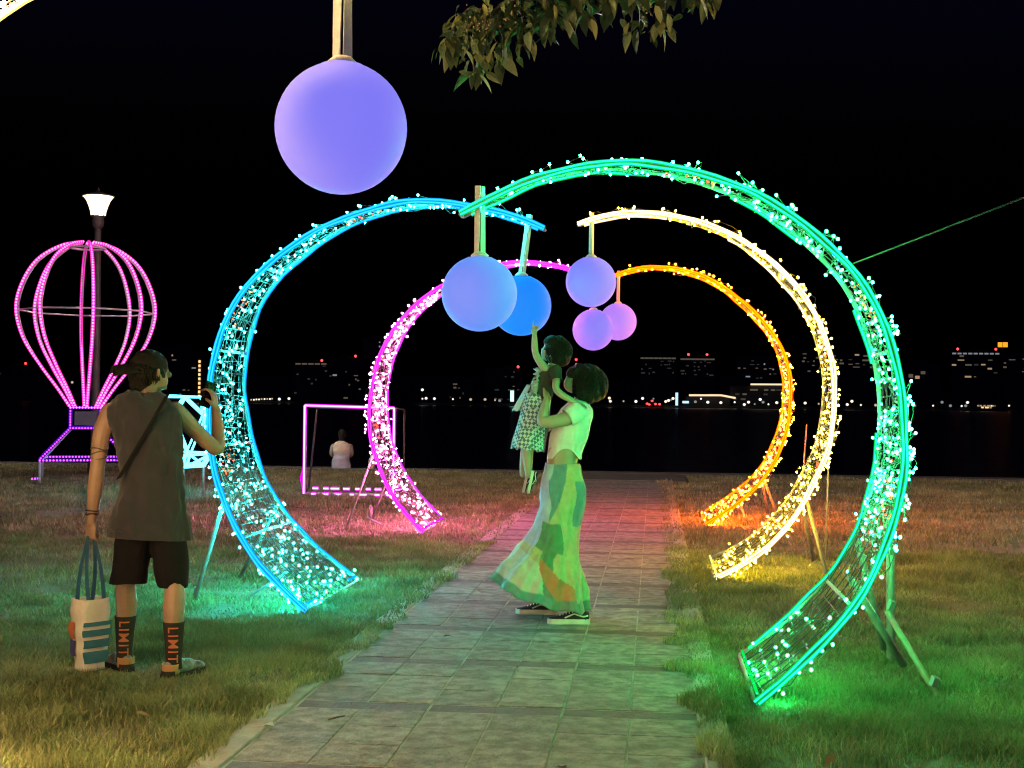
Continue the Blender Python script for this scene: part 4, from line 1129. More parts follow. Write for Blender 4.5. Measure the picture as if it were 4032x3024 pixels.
for sy in (-1, 1):
    for sx in (-1, 1):
        a = Vector(bagp(sx * .042, sy * (BD + .003), .37)); b2 = Vector((-.303 + sx * .012, .045 + sy * .010, .728))
        mb = MB(); rows = []
        for i in range(9):
            u = i / 8; p = a.lerp(b2, u) + Vector((sx * .012 * math.sin(math.pi * u), 0, 0)); d = Vector(bagp(1, 0, 0)) - Vector(bagp(0, 0, 0))
            wv = .0125 * (1 - .3 * u)
            rows.append([p - d * wv, p + d * wv, p + d * wv + Vector((0, .003, 0)), p - d * wv + Vector((0, .003, 0))])
        mb.rings(rows); mb.build('handle', M['bag_handle'], bag, smooth=False)

# ------------------------------------------------------------------ the woman, and the child she lifts
ox, oy = -0.635, 8.70
wrz = math.atan2(-ox, oy)
wo = thing('person', (ox, oy, 0), 'person in white crop top and long green patchwork skirt lifting up a child', 'person', rz=wrz, local=True)
mb = MB()
mb.rings(loft([(.03, .0, .80, .11, .125, 0), (.035, .0, .92, .115, .130, 0), (.03, .0, 1.03, .100, .118, 0), (.04, .0, 1.12, .104, .128, 0), (.07, .0, 1.24, .112, .150, 0), (.10, .0, 1.34, .110, .165, 0), (.128, .0, 1.42, .085, .13, 0), (.14, .0, 1.455, .05, .07, 0)], 6))
limb(mb, [(.14, 0, 1.42, .052), (.155, 0, 1.48, .048), (.160, 0, 1.54, .050)])
mb.ball((.165, 0, 1.585), (.100, .078, .095), 20, 14, Euler((0, -.55, 0)))
mb.ball((.095, 0, 1.575), (.060, .055, .060), 14, 10, Euler((0, -.55, 0)))
mb.ball((.068, 0, 1.622), (.018, .014, .016)); mb.ball((.052, 0, 1.592), (.014, .02, .011)); mb.ball((.070, 0, 1.545), (.022, .022, .018))
mb.ball((.16, -.078, 1.57), (.02, .012, .03)); mb.ball((.16, .078, 1.57), (.02, .012, .03))
# near arm: upper arm forward, forearm rising under the child
limb(mb, [(.120, -.150, 1.375, .050), (.05, -.175, 1.345, .046), (-.075, -.185, 1.325, .040), (-.100, -.17, 1.345, .038), (-.082, -.135, 1.42, .033), (-.070, -.10, 1.475, .024)])
hand(mb, (-.072, -.105, 1.462), (-.10, .45, .9), (-.8, .5, -.2), (.3, .3, -.3), 0.92, (0.3, 0.35, 0.3), thumb=0.5)
limb(mb, [(.115, .150, 1.375, .050), (.02, .165, 1.33, .046), (-.10, .15, 1.29, .040), (-.17, .09, 1.33, .032), (-.19, .05, 1.37, .025)])
hand(mb, (-.188, .055, 1.36), (-.2, -.6, .75), (.3, -.5, .3), (-.8, .1, .2), 0.92, (0.3, 0.4, 0.3), thumb=0.5)
for px, py in ((.085, -.175), (-.16, .20)):
    sy = -1 if py < 0 else 1
    limb(mb, [(.03, sy * .080, .86, .085), (.04 + px * .2, sy * .085, .62, .070), (px * .7 + .02, py * .55, .46, .050), (px * .9 + .02, py * .75, .30, .045), (px + .075, py, .10, .028), (px + .075, py, .06, .027)])
solid('body', mb, M['skin'], wo, 0.0055, 3)
# bobbed hair falling back from the lifted face
mb = MB()
mb.ball((.195, 0, 1.590), (.118, .112, .122), 22, 16, Euler((0, -.5, 0)))
mb.ball((.225, 0, 1.545), (.105, .112, .098), 20, 14); mb.ball((.20, -.06, 1.525), (.085, .06, .075)); mb.ball((.20, .06, 1.525), (.085, .06, .075))
mb.ball((.115, 0, 1.655), (.07, .08, .045), 16, 10, Euler((0, -.5, 0)))
o = solid('hair', mb, M['hair'], wo, 0.006, 3); wrinkle(o, .016, 34, 12, 12)
strands(wo, (.205, 0, 1.572), (.122, .120, .125), 420, (-1, 0, .5), 5, rot=-.45)
# crop top, arched at the side hem
rows = loft([(.042, 0, 1.085, .112, .136, 0), (.055, 0, 1.16, .112, .142, 0), (.075, 0, 1.24, .121, .160, 0), (.103, 0, 1.34, .120, .178, 0), (.122, 0, 1.40, .105, .180, 0), (.135, 0, 1.445, .075, .12, 0), (.142, 0, 1.472, .058, .062, 0)], 7, 48, pw=2.3)
mb = MB(); mb.rings(rows, caps=False); o = mb.build('crop_top', M['white_knit'], wo); wrinkle(o, .014, 8, 7, 9)
for v in o.data.vertices:                   # the hem lifts over the hip and dips front and back
    if v.co.z < 1.20:
        k = max(0, 1 - ((v.co.x - .055) / .085) ** 2) if v.co.y < 0 else max(0, 1 - ((v.co.x - .055) / .085) ** 2)
        u = (1.20 - v.co.z) / .115
        v.co.z += u * (.072 * k - .004)
sm = o.modifiers.new('thick', 'SOLIDIFY'); sm.thickness = .005; sm.offset = 1
for s_ in (-1, 1):
    mb = MB(); Q = crom(np.array([(.125, s_ * .13, 1.40, .066), (.095, s_ * .162, 1.372, .061), (.062, s_ * .175, 1.352, .056)]), 10)
    mb.tube(Q[:, :3].tolist(), Q[:, 3].tolist(), 18, caps=False); o = mb.build('sleeve', M['white_knit'], wo)
    sm = o.modifiers.new('thick', 'SOLIDIFY'); sm.thickness = .004
# long skirt blown to the left, patchwork of coloured panels
L_ = crom(np.array([(-.082, 1.05), (-.112, .90), (-.128, .76), (-.150, .64), (-.235, .51), (-.335, .40), (-.425, .30)]), 80)
R_ = crom(np.array([(.146, 1.05), (.182, .89), (.160, .70), (.146, .56), (.148, .42), (.182, .24), (.206, .095)]), 80)
nb_ = 200; rows = []; cols = []
C_ = dict(blue=(.44, .46, .62), teal=(.13, .27, .30), lime=(.46, .46, .24), yellow=(.52, .42, .24), green=(.11, .25, .14), cream=(.58, .52, .46), orange=(.60, .20, .09), deep=(.17, .23, .19), hem=(.15, .32, .31))
for j in range(80):
    u = j / 79; ctr = (L_[j] + R_[j]) / 2; hv = (R_[j] - L_[j]) / 2
    bdep = float(np.interp(u, [0, .15, .35, .55, .8, 1], [.136, .170, .182, .215, .275, .305]))
    row = []
    for i in range(nb_):
        t = 2 * math.pi * i / nb_
        wave = 1 + (.035 + .06 * u) * u * math.sin(7 * t + 2.2 * math.sin(2 * t) + 2.5 * u) + .030 * u * math.sin(17 * t + 4 * u + 1.5 * math.sin(3 * t))
        x = ctr[0] + hv[0] * math.cos(t) * (1 + (wave - 1) * .6); z = ctr[1] + hv[1] * math.cos(t)
        y = bdep * math.copysign(abs(math.sin(t)) ** .55, math.sin(t)) * wave
        z -= .040 * u ** 2 * math.sin(math.pi * (math.cos(t) + 1) / 2) + .010 * u * math.sin(9 * t)
        row.append((x, y, z))
        # panel colours follow slanted seams across the cloth
        e = .5 + .5 * math.cos(t); v = 1 - u
        e2 = e + .03 * math.sin(11 * u) + .02 * math.sin(23 * u + t)
        if u > .93: c = 'hem' if e2 < .62 else 'deep'
        elif u > .62:
            s1 = e2 - (.40 + .50 * (u - .62)); dg = (u - .655) - .38 * (e2 - .42)
            if s1 < -.04: c = 'cream' if u > .67 + .1 * e2 else 'yellow'
            elif e2 > .90 - .1 * (u - .62): c = 'lime'
            elif dg < .02: c = 'green' if e2 < .62 else 'lime'
            elif dg < .17: c = 'orange'
            else: c = 'deep'
        elif u > .43:
            c = 'green' if (.18 < e2 < .52 + .9 * (u - .40)) else ('yellow' if e2 >= .5 else 'blue')
        elif u > .12:
            c = 'blue' if e2 < .22 + .25 * (u - .12) else ('teal' if (e2 < .62 - 1.1 * (u - .12)) else ('lime' if e2 < .82 else 'teal'))
        else: c = 'blue' if e2 < .24 else ('teal' if e2 < .62 else 'lime')
        cols.append(C_[c])
    rows.append(row)
mb = MB(); mb.rings(rows, caps=False)
M['skirt'] = surf('patchwork skirt cloth', (1, 1, 1), 0.85, None, 25, 0.35, 220, attr='cloth', sheen=0.2)
sk = mb.build('skirt', M['skirt'], wo)
at_ = sk.data.color_attributes.new('cloth', 'FLOAT_COLOR', 'POINT')
at_.data.foreach_set('color', np.c_[np.array(cols), np.ones(len(cols))].ravel())
wrinkle(sk, .024, 9, 6, 21); wrinkle(sk, .010, 30, 12, 23)
sm = sk.modifiers.new('thick', 'SOLIDIFY'); sm.thickness = .004

def low_shoe(parent, c, d, tilt=0.0, k=1.0, off=None):
    """low canvas skate shoe: thick pale sole, dark upper, pale side stripe and laces; c heel point, d heading"""
    d = Vector(d).normalized(); up = Vector((0, 0, 1)); up = (up - d * up.dot(d)).normalized() if abs(d.z) < .95 else Vector((1, 0, 0))
    s = d.cross(up); c = Vector(c)
    P3 = lambda u, w, z: c + d * u * k + s * w * k + up * z * k
    outl = [(0, .006), (.006, .026), (.04, .036), (.10, .036), (.16, .043), (.21, .047), (.25, .040), (.272, .020), (.277, .004)]
    loop = [(u, w) for u, w in outl] + [(u, -w) for u, w in outl[::-1]]
    mb = MB(); mb.rings([[P3(u, w * g, z) for u, w in loop] for z, g in ((0, .96), (.006, 1.0), (.030, 1.0), (.034, .96))]); sole = mb.build('shoe_sole', M['rubber'], parent, smooth=False)
    mb = MB(); rows = []
    for u, hw, ht in ((.008, .022, .075), (.03, .033, .082), (.07, .035, .078), (.11, .035, .082), (.15, .038, .072), (.19, .041, .056), (.23, .039, .046), (.262, .022, .040), (.270, .006, .036)):
        rows.append([P3(u, hw * math.cos(t), .030 + (ht - .030) * max(0, math.sin(t)) ** .75) for t in np.linspace(0, math.pi, 11)] + [P3(u, -hw * .9, .026), P3(u, hw * .9, .026)])
    mb.rings(rows); mb.build('shoe_upper', M['shoe_black'], parent)
    for sd in (-1, 1):
        mb = MB(); pts = [(.015, .058), (.045, .052), (.075, .060), (.105, .068), (.135, .056), (.165, .043)]
        Q = crom(np.array(pts), 18)
        mb.tube([P3(a, sd * (float(np.interp(a, [0, .03, .1, .19], [.026, .0345, .0365, .041])) - .05 * max(0, b_ - .052)), b_) for a, b_ in Q], .0052 * k, 6); mb.build('side_stripe', M['rubber'], parent)
    for q in range(5):
        u = .115 + .020 * q; z = .083 - .007 * q
        MB().tube([P3(u, -.022, z - .008), P3(u, 0, z + .001), P3(u, .022, z - .008)], .0042 * k, 6).build('lace', M['rubber'], parent)
low_shoe(wo, (.222, -.175, .026), (-1, 0, 0))
low_shoe(wo, (.005, .20, .026), (-1, 0, 0))

ch = thing('child', (ox, oy, 0), 'small child in blue checked skirt held up, one arm reaching for the blue ball', 'person', rz=wrz, local=True)
mb = MB()
mb.rings(loft([(-.165, 0, 1.24, .075, .075, 0), (-.155, 0, 1.36, .080, .085, 0), (-.125, 0, 1.48, .074, .080, 0), (-.075, 0, 1.60, .080, .088, 0), (-.045, 0, 1.67, .062, .082, 0), (-.038, 0, 1.70, .03, .04, 0)], 6))
limb(mb, [(-.04, 0, 1.68, .034), (-.03, 0, 1.73, .032)])
mb.ball((-.022, 0, 1.790), (.080, .070, .086), 18, 12, Euler((0, -.35, 0))); mb.ball((-.072, 0, 1.775), (.045, .048, .05)); mb.ball((-.103, 0, 1.800), (.012, .011, .012)); mb.ball((-.098, 0, 1.775), (.012, .016, .010))
mb.ball((-.02, -.07, 1.785), (.014, .010, .02))
limb(mb, [(-.080, -.07, 1.665, .030), (-.118, -.075, 1.715, .027), (-.150, -.08, 1.772, .023), (-.156, -.085, 1.84, .021), (-.158, -.09, 1.895, .016)])
hand(mb, (-.158, -.09, 1.888), (.02, -.02, 1), (.5, -.6, 0), (-.8, -.5, 0), 0.56, (0.9, 1.2, 1.0), point=0, thumb=0.6)
limb(mb, [(-.022, -.078, 1.650, .031), (-.012, -.135, 1.60, .028), (-.012, -.175, 1.540, .024), (.03, -.185, 1.498, .023), (.10, -.165, 1.462, .018), (.115, -.155, 1.455, .016)])
hand(mb, (.112, -.155, 1.458), (.9, .25, -.25), (.1, .3, -1), (.1, 1, .2), 0.58, (0.25, 0.35, 0.3), thumb=0.3)
for sy, fx in ((-.042, -.190), (.042, -.225)):
    limb(mb, [(-.165, sy, 1.28, .052), (-.195, sy, 1.17, .045), (-.200 + (fx + .2) * .5, sy, 1.09, .036), (fx, sy, 1.0, .026), (fx, sy, .975, .025)])
solid('body', mb, M['skin'], ch, 0.0048, 3)
mb = MB(); mb.ball((-.008, 0, 1.802), (.090, .083, .092), 18, 12, Euler((0, -.3, 0))); mb.ball((.012, 0, 1.755), (.070, .082, .065)); mb.ball((-.06, 0, 1.862), (.042, .058, .026), 14, 9, Euler((0, -.5, 0)))
o = solid('hair', mb, M['hair'], ch, 0.005, 3); wrinkle(o, .012, 44, 14, 31)
strands(ch, (-.004, 0, 1.788), (.096, .090, .092), 300, (-1, 0, .2), 6, rot=-.3, rad=.0018)
M['child_top'] = surf('dark child top', (.050, .042, .036), .92, (.034, .029, .026), 20, 0.3, 120)
rows = loft([(-.132, 0, 1.470, .084, .090, 0), (-.108, 0, 1.54, .086, .094, 0), (-.074, 0, 1.61, .090, .100, 0), (-.050, 0, 1.665, .076, .096, 0), (-.042, 0, 1.700, .044, .052, 0)], 7, 40)
mb = MB(); mb.rings(rows, caps=False); o = mb.build('top', M['child_top'], ch); wrinkle(o, .016, 16, 9, 33)
Q = crom(np.array([(-.030, -.070, 1.660, .044), (-.016, -.115, 1.62, .041), (-.010, -.145, 1.585, .040)]), 8)
mb = MB(); mb.tube(Q[:, :3].tolist(), Q[:, 3].tolist(), 14, caps=False); mb.build('sleeve', M['child_top'], ch)
# pale frill running down the front of the top, pale shawl end behind
mb = MB(); rowsf = []
for i in range(26):
    u = i / 25; t0 = 3.75 + .55 * u; cx = -.052 - .075 * u; cz = 1.668 - .165 * u; rr = .098 + .012 * math.sin(u * 40)
    row = []
    for k in range(6):
        t = t0 + (k - 2.5) * .11; q = rr + .012 * math.sin(u * 34 + k * 1.7)
        row.append((cx + (q - .006) * math.cos(t), q * 1.06 * math.sin(t), cz + .010 * math.sin(u * 30 + k)))
    rowsf.append(row)
mb.add([p for r in rowsf for p in r], [(j * 6 + i, j * 6 + i + 1, (j + 1) * 6 + i + 1, (j + 1) * 6 + i) for j in range(25) for i in range(5)])
o = mb.build('frill', surf('pale frill', (.46, .44, .44), .9, (.30, .28, .28), 40), ch); sm = o.modifiers.new('t', 'SOLIDIFY'); sm.thickness = .005
mb = MB(); Q = []
for j in range(10):
    u = j / 9; Q.append([(-.150 - .065 * u + (.055 + .03 * u) * math.cos(t), .03 + (.075 + .02 * u) * math.sin(t), 1.565 - .17 * u + .004 * math.sin(6 * t)) for t in np.linspace(1.4, 4.2, 16)])
mb.add([p for r in Q for p in r], [(j * 16 + i, j * 16 + i + 1, (j + 1) * 16 + i + 1, (j + 1) * 16 + i) for j in range(9) for i in range(15)])
o = mb.build('shawl', surf('pale shawl', (.56, .55, .57), .9), ch); sm = o.modifiers.new('t', 'SOLIDIFY'); sm.thickness = .004
def check_mat():
    m = surf('blue checked cotton', (0.34, 0.42, 0.52), 0.85, (0.30, 0.38, 0.48), 30, 0.3, 200)
    n, l = m.node_tree.nodes, m.node_tree.links; b_ = n['Principled BSDF']
    tc = n.new('ShaderNodeTexCoord'); mp = n.new('ShaderNodeMapping'); ck = n.new('ShaderNodeTexChecker')
    mp.inputs['Rotation'].default_value = (0.0, 0.75, 0.3); mp.inputs['Scale'].default_value = (1, 1, 1)
    ck.inputs['Scale'].default_value = 52; ck.inputs['Color1'].default_value = (0.10, 0.15, 0.21, 1); ck.inputs['Color2'].default_value = (0.56, 0.62, 0.68, 1)
    l.new(tc.outputs['Object'], mp.inputs['Vector']); l.new(mp.outputs['Vector'], ck.inputs['Vector']); l.new(ck.outputs['Color'], b_.inputs['Base Color'])
    return m
rows = []
for j in range(22):
    u = j / 21; cx = -.135 - .050 * u - .012 * u * u; cz = 1.505 - .365 * u; a = .088 + .020 * u; b_ = .094 + .024 * u
    rows.append([(cx + a * math.cos(t) * (1 + .05 * u * math.sin(8 * t)), b_ * math.sin(t) * (1 + .05 * u * math.sin(8 * t + 1)), cz - .10 * (a * math.cos(t)) * (1) + .008 * u * math.sin(9 * t)) for t in np.linspace(0, 2 * math.pi, 48, endpoint=False)])
mb = MB(); mb.rings(rows, caps=False); o = mb.build('skirt', check_mat(), ch); wrinkle(o, .010, 12, 9, 41); sm = o.modifiers.new('t', 'SOLIDIFY'); sm.thickness = .003
low_shoe(ch, (-.168, -.042, 1.005), (-.20, 0, -1), k=.56)
low_shoe(ch, (-.203, .042, 1.005), (-.20, 0, -1), k=.56)

# ------------------------------------------------------------------ the person sitting on the sea wall
sp = thing('person', (-6.55, 27.3, 0.03), 'person in pale top sitting on the sea wall seen through the magenta frame', 'person', rz=math.atan2(6.55, 27.3), local=True)
mb = MB()
mb.rings(loft([(0, 0, .02, .19, .15, 0), (0, 0, .14, .17, .13, 0), (0, .02, .30, .16, .12, 0), (0, .05, .45, .175, .11, 0), (0, .06, .53, .12, .08, 0)], 5))
limb(mb, [(0, .07, .52, .05), (0, .08, .60, .048)]); mb.ball((0.01, .09, .70), (.078, .092, .105), 16, 12); mb.ball((.01, .18, .68), (.014, .02, .016)); mb.ball((.085, .10, .69), (.012, .02, .03)); mb.ball((-.065, .10, .69), (.012, .02, .03))
for s_ in (-1, 1):
    limb(mb, [(s_ * .175, .05, .46, .050), (s_ * .21, .09, .30, .042), (s_ * .17, .24, .24, .034), (s_ * .11, .34, .30, .026)])
    hand(mb, (s_ * .11, .34, .30), (-s_ * .4, .5, .5), (-s_ * .6, 0, -.4), (0, 0, 1), .95, (.5, .6, .5))
    limb(mb, [(s_ * .10, .10, .08, .085), (s_ * .12, .42, .06, .066), (s_ * .12, .47, -.15, .052), (s_ * .12, .47, -.40, .038), (s_ * .12, .52, -.44, .035), (s_ * .12, .62, -.45, .03)])
solid('body', mb, M['skin'], sp, 0.008, 3)
mb = MB(); mb.ball((.005, .075, .715), (.088, .095, .110), 16, 12); mb.ball((.0, .045, .63), (.075, .06, .08)); o = solid('hair', mb, M['hair'], sp, .008, 2)
rows = loft([(0, .0, -.01, .205, .165, 0), (0, 0, .10, .195, .155, 0), (0, .01, .22, .175, .14, 0), (0, .03, .34, .178, .132, 0)], 5, 32)
mb = MB(); mb.rings(rows, caps=False); o = mb.build('shirt', surf('grey blue shirt', (.42, .44, .58), .9, (.34, .36, .48), 8), sp); wrinkle(o, .03, 9, 14, 51)
rows = loft([(0, .025, .29, .150, .136, 0), (0, .03, .36, .178, .136, 0), (0, .05, .46, .192, .126, 0), (0, .06, .525, .135, .095, 0), (0, .07, .565, .068, .065, 0)], 5, 32)
mb = MB(); mb.rings(rows, caps=False); o = mb.build('shoulder_wrap', surf('cream wrap', (.62, .56, .48), .9), sp); wrinkle(o, .02, 9, 10, 52)
for s_ in (-1, 1):
    Q = crom(np.array([(s_ * .165, .05, .47, .064), (s_ * .20, .08, .34, .054), (s_ * .195, .15, .27, .048)]), 9)
    mb = MB(); mb.tube(Q[:, :3].tolist(), Q[:, 3].tolist(), 14, caps=False); mb.build('sleeve', surf('grey blue sleeve', (.40, .42, .55), .9), sp)
mb = MB(); mb.rings(loft([(0, .12, .04, .19, .15, 0), (0, .10, .10, .18, .14, 0)], 3)); 
for s_ in (-1, 1): limb(mb, [(s_ * .10, .12, .085, .098), (s_ * .12, .42, .065, .078), (s_ * .12, .475, -.14, .062), (s_ * .12, .475, -.36, .05)])
solid('trousers', mb, M['black_cloth'], sp, .009, 2)
# white bottle standing beside
bt = thing('water_jug', (-5.90, 27.25, 0.03), 'small white container standing on the sea wall beside the sitting person', 'container')
MB().lathe([(.055, .03), (.06, .05), (.06, .20), (.05, .235), (.025, .26), (.025, .285)], (-5.90, 27.25, 0), 14).build('container_body', M['rubber'], bt)
MB().lathe([(.029, .286), (.029, .315), (.01, .317)], (-5.90, 27.25, 0), 12).build('lid', M['white_pipe'], bt)

# ================================================================== OVERHANGING TREE
M['bark'] = surf('grey bark', (0.13, 0.10, 0.075), 0.9, (0.08, 0.06, 0.045), 8, 0.6, 40)
M['leaf'] = []
for c, c2 in (((.13, .18, .055), (.085, .125, .038)), ((.17, .19, .065), (.115, .14, .045)), ((.10, .16, .06), (.065, .11, .042))):
    m = surf('tree leaf', c, 0.5, c2, 30, 0.3, 120)
    m.node_tree.nodes['Principled BSDF'].inputs['Subsurface Weight'].default_value = 0.0
    M['leaf'].append(m)
M['dead_leaf'] = surf('dead leaf', (0.26, 0.13, 0.06), 0.8, (0.16, 0.08, 0.04), 30)
M['bud'] = surf('pinkish seed cluster', (0.26, 0.21, 0.09), 0.8, (0.18, 0.15, 0.06), 30)
tree = thing('tree', (2.7, 2.9, 0), 'leafy tree branch hanging into the top of the picture', 'tree')
MB().tube([(2.7, 2.9, -.1), (2.68, 2.92, 1.2), (2.6, 3.0, 2.4), (2.45, 3.15, 3.3), (2.4, 3.2, 4.2), (2.5, 3.1, 5.2)], [.17, .14, .12, .10, .07, .03], 12).build('trunk', M['bark'], tree)
limb_pts = crom(np.array([(2.45, 3.15, 3.2), (1.7, 3.9, 3.42), (.95, 4.55, 3.36), (.30, 4.9, 3.20), (-.20, 5.0, 3.10), (-.52, 5.05, 3.02), (-.74, 5.05, 2.90)]), 30)
MB().tube(limb_pts.tolist(), np.linspace(.055, .006, 30).tolist(), 8).build('branch', M['bark'], tree)
leaf_me = []
for k in range(6):
    mb = MB(); Lh = 1.0; vs = []; nseg = 7
    bend = random.uniform(.15, .5); twist = random.uniform(-.25, .25); fold = random.uniform(.1, .3)
    for i in range(nseg + 1):
        u = i / nseg; w = .26 * math.sin(math.pi * u ** .8) ** .9 * (1 - .25 * u) if 0 < u < 1 else 0.004
        x = u; z = -bend * u * u; tw = twist * u
        for s_ in (-1, 0, 1):
            vs.append((x, s_ * w * math.cos(tw), z + abs(s_) * w * fold + s_ * w * math.sin(tw)))
    fs = []
    for i in range(nseg):
        for j in range(2): fs.append((i * 3 + j, i * 3 + j + 1, (i + 1) * 3 + j + 1, (i + 1) * 3 + j))
    mb.add(vs, fs)
    me = mb.mesh('leaf'); me.materials.append(M['leaf'][k % 3]); leaf_me.append((me, vs, fs))
tips = [((-.74, 5.05, 2.90), (-.83, 5.02, 2.80)), ((-.68, 5.05, 2.93), (-.70, 5.0, 2.70)), ((-.60, 5.05, 2.98), (-.60, 4.98, 2.75)), ((-.52, 5.05, 3.02), (-.50, 4.95, 2.80)),
        ((-.42, 5.03, 3.05), (-.40, 5.0, 2.86)), ((-.30, 5.02, 3.08), (-.30, 4.97, 2.90)), ((-.20, 5.0, 3.10), (-.20, 4.98, 2.92)), ((-.06, 4.98, 3.13), (-.10, 4.95, 2.84)), ((.02, 4.96, 3.14), (.01, 4.93, 2.82)), ((.10, 4.95, 3.15), (.12, 4.93, 2.95)), ((.22, 4.92, 3.18), (.20, 4.9, 2.97)), ((.16, 4.93, 3.17), (.17, 4.88, 2.93)),
        ((-.64, 5.05, 2.97), (-.78, 5.1, 2.95)), ((-.35, 5.03, 3.06), (-.45, 5.12, 3.02)), ((-.1, 4.98, 3.12), (-.16, 5.1, 3.02)), ((-.56, 5.05, 3.0), (-.66, 4.97, 2.86))]
ax, ay, az = base_of(tree)
twig_bud = MB(); nleaf = 0; extra = MB()
for (a, b2) in tips:
    a = Vector(a); b2 = Vector(b2)
    mid = (a + b2) / 2 + Vector((random.uniform(-.03, .03), random.uniform(-.03, .03), .02))
    MB().tube([a, mid, b2], [.006, .004, .002], 5).build('twig', M['bark'], tree)
    for k in range(18):
        u = random.random() ** .8; p = a.lerp(b2, u) + Vector((random.gauss(0, .018), random.gauss(0, .03), random.gauss(0, .014)))
        az_ = random.uniform(0, 2 * math.pi); pit = random.uniform(.35, 1.35); ln = random.uniform(.055, .10) * (0.85 if u < .4 else 1.0)
        e = Euler((random.uniform(-.6, .6), pit, az_), 'XYZ')
        o = bpy.data.objects.new('leaf', leaf_me[random.randrange(6)][0]); COL.objects.link(o); o.parent = tree
        o.location = (p.x - ax, p.y - ay, p.z - az); o.rotation_euler = e; o.scale = (ln, ln * random.uniform(.85, 1.1), ln); nleaf += 1
for c in ((-.70, 4.95, 2.90), (-.66, 4.95, 2.86), (-.62, 4.95, 2.88), (-.55, 4.93, 2.90), (-.03, 4.9, 2.92)):
    mb = MB()
    for k in range(12):
        p = Vector(c) + Vector((random.gauss(0, .022), random.gauss(0, .02), random.gauss(0, .026)))
        mb.ball(p, random.uniform(.003, .006), 5, 4)
    tag(mb.build('seed_cluster', M['bud'], tree), kind='stuff')
more = MB()
for k in range(620):                       # smaller leaves deeper in the spray
    a, b2 = random.choice(tips); u = random.random()
    c = Vector(a).lerp(Vector(b2), u * .9) + Vector((random.gauss(0, .03), .05 + random.gauss(0, .05), random.gauss(.01, .02)))
    _, vs, fs = leaf_me[k % 6]; ln = random.uniform(.04, .075)
    m3 = Euler((random.uniform(-.9, .9), random.uniform(-.1, 1.35), random.uniform(0, 6.28))).to_matrix()
    more.add([c + m3 @ (Vector(v) * ln) for v in vs], fs)
tag(more.build('leaves', M['leaf'][2], tree), kind='stuff')
# the rest of the crown, above and to the right of the picture
for k in range(1500):
    c = Vector(random.choice([(2.4, 3.2, 4.4), (1.8, 3.8, 4.0), (1.3, 4.3, 3.85), (2.9, 2.9, 4.7), (.8, 4.7, 3.75), (.25, 4.95, 3.55), (2.6, 3.2, 5.1)])) + Vector((random.gauss(0, .32), random.gauss(0, .32), random.gauss(0, .16)))
    if c.z < 3.3 + .02 * random.random(): c.z = 3.35 + random.random() * .3
    _, vs, fs = leaf_me[k % 6]; ln = random.uniform(.06, .10)
    m3 = Euler((random.uniform(-.6, .6), random.uniform(.1, 1.3), random.uniform(0, 6.28))).to_matrix()
    extra.add([c + m3 @ (Vector(v) * ln) for v in vs], fs)
tag(extra.build('crown', M['leaf'][0], tree), kind='stuff')

# ================================================================== LITTER ON THE PATH
t = thing('fallen_petal', (-1.66, 5.62, .03), 'small white scrap lying on the left kerb of the path', 'litter')
mb = MB(); mb.add([(-1.685, 5.60, .034), (-1.66, 5.585, .05), (-1.63, 5.61, .036), (-1.645, 5.64, .046), (-1.675, 5.635, .036)], [(0, 1, 2, 3, 4)])
o = mb.build('scrap', M['rubber'], t, smooth=False); sm = o.modifiers.new('t', 'SOLIDIFY'); sm.thickness = .002
t = thing('fallen_twig', (-1.39, 5.80, .03), 'short dark twig lying on the paving near the kerb', 'twig')
MB().tube([(-1.43, 5.77, .032), (-1.40, 5.80, .036), (-1.37, 5.84, .034)], [.004, .005, .002], 5).build('stick', M['bark'], t)
MB().tube([(-1.40, 5.80, .036), (-1.375, 5.795, .04)], [.003, .001], 5).build('side_shoot', M['bark'], t)

for i, (x, y, lab) in enumerate([(.72, 5.35, 'reddish fallen leaf on the grass right of the path'), (-2.25, 5.6, 'dry fallen leaf on the grass left of the path near the kerb'), (-.35, 5.15, 'dry fallen leaf on the nearest paving stones'), (1.9, 6.2, 'dry fallen leaf on the grass at the lower right'), (-1.2, 7.9, 'dry fallen leaf on the paving beside the left kerb')]):
    o = bpy.data.objects.new('fallen_leaf', leaf_me[i % 6][0].copy()); COL.objects.link(o)
    o.data.materials.clear(); o.data.materials.append(M['dead_leaf'])
    o.location = (x, y, .036 if -1.7 < x < .2 else .075); o.rotation_euler = (random.uniform(-.3, .3), random.uniform(-.2, .3), random.uniform(0, 6.28)); o.scale = (.075, .075, .075)
    tag(o, lab, 'leaf')

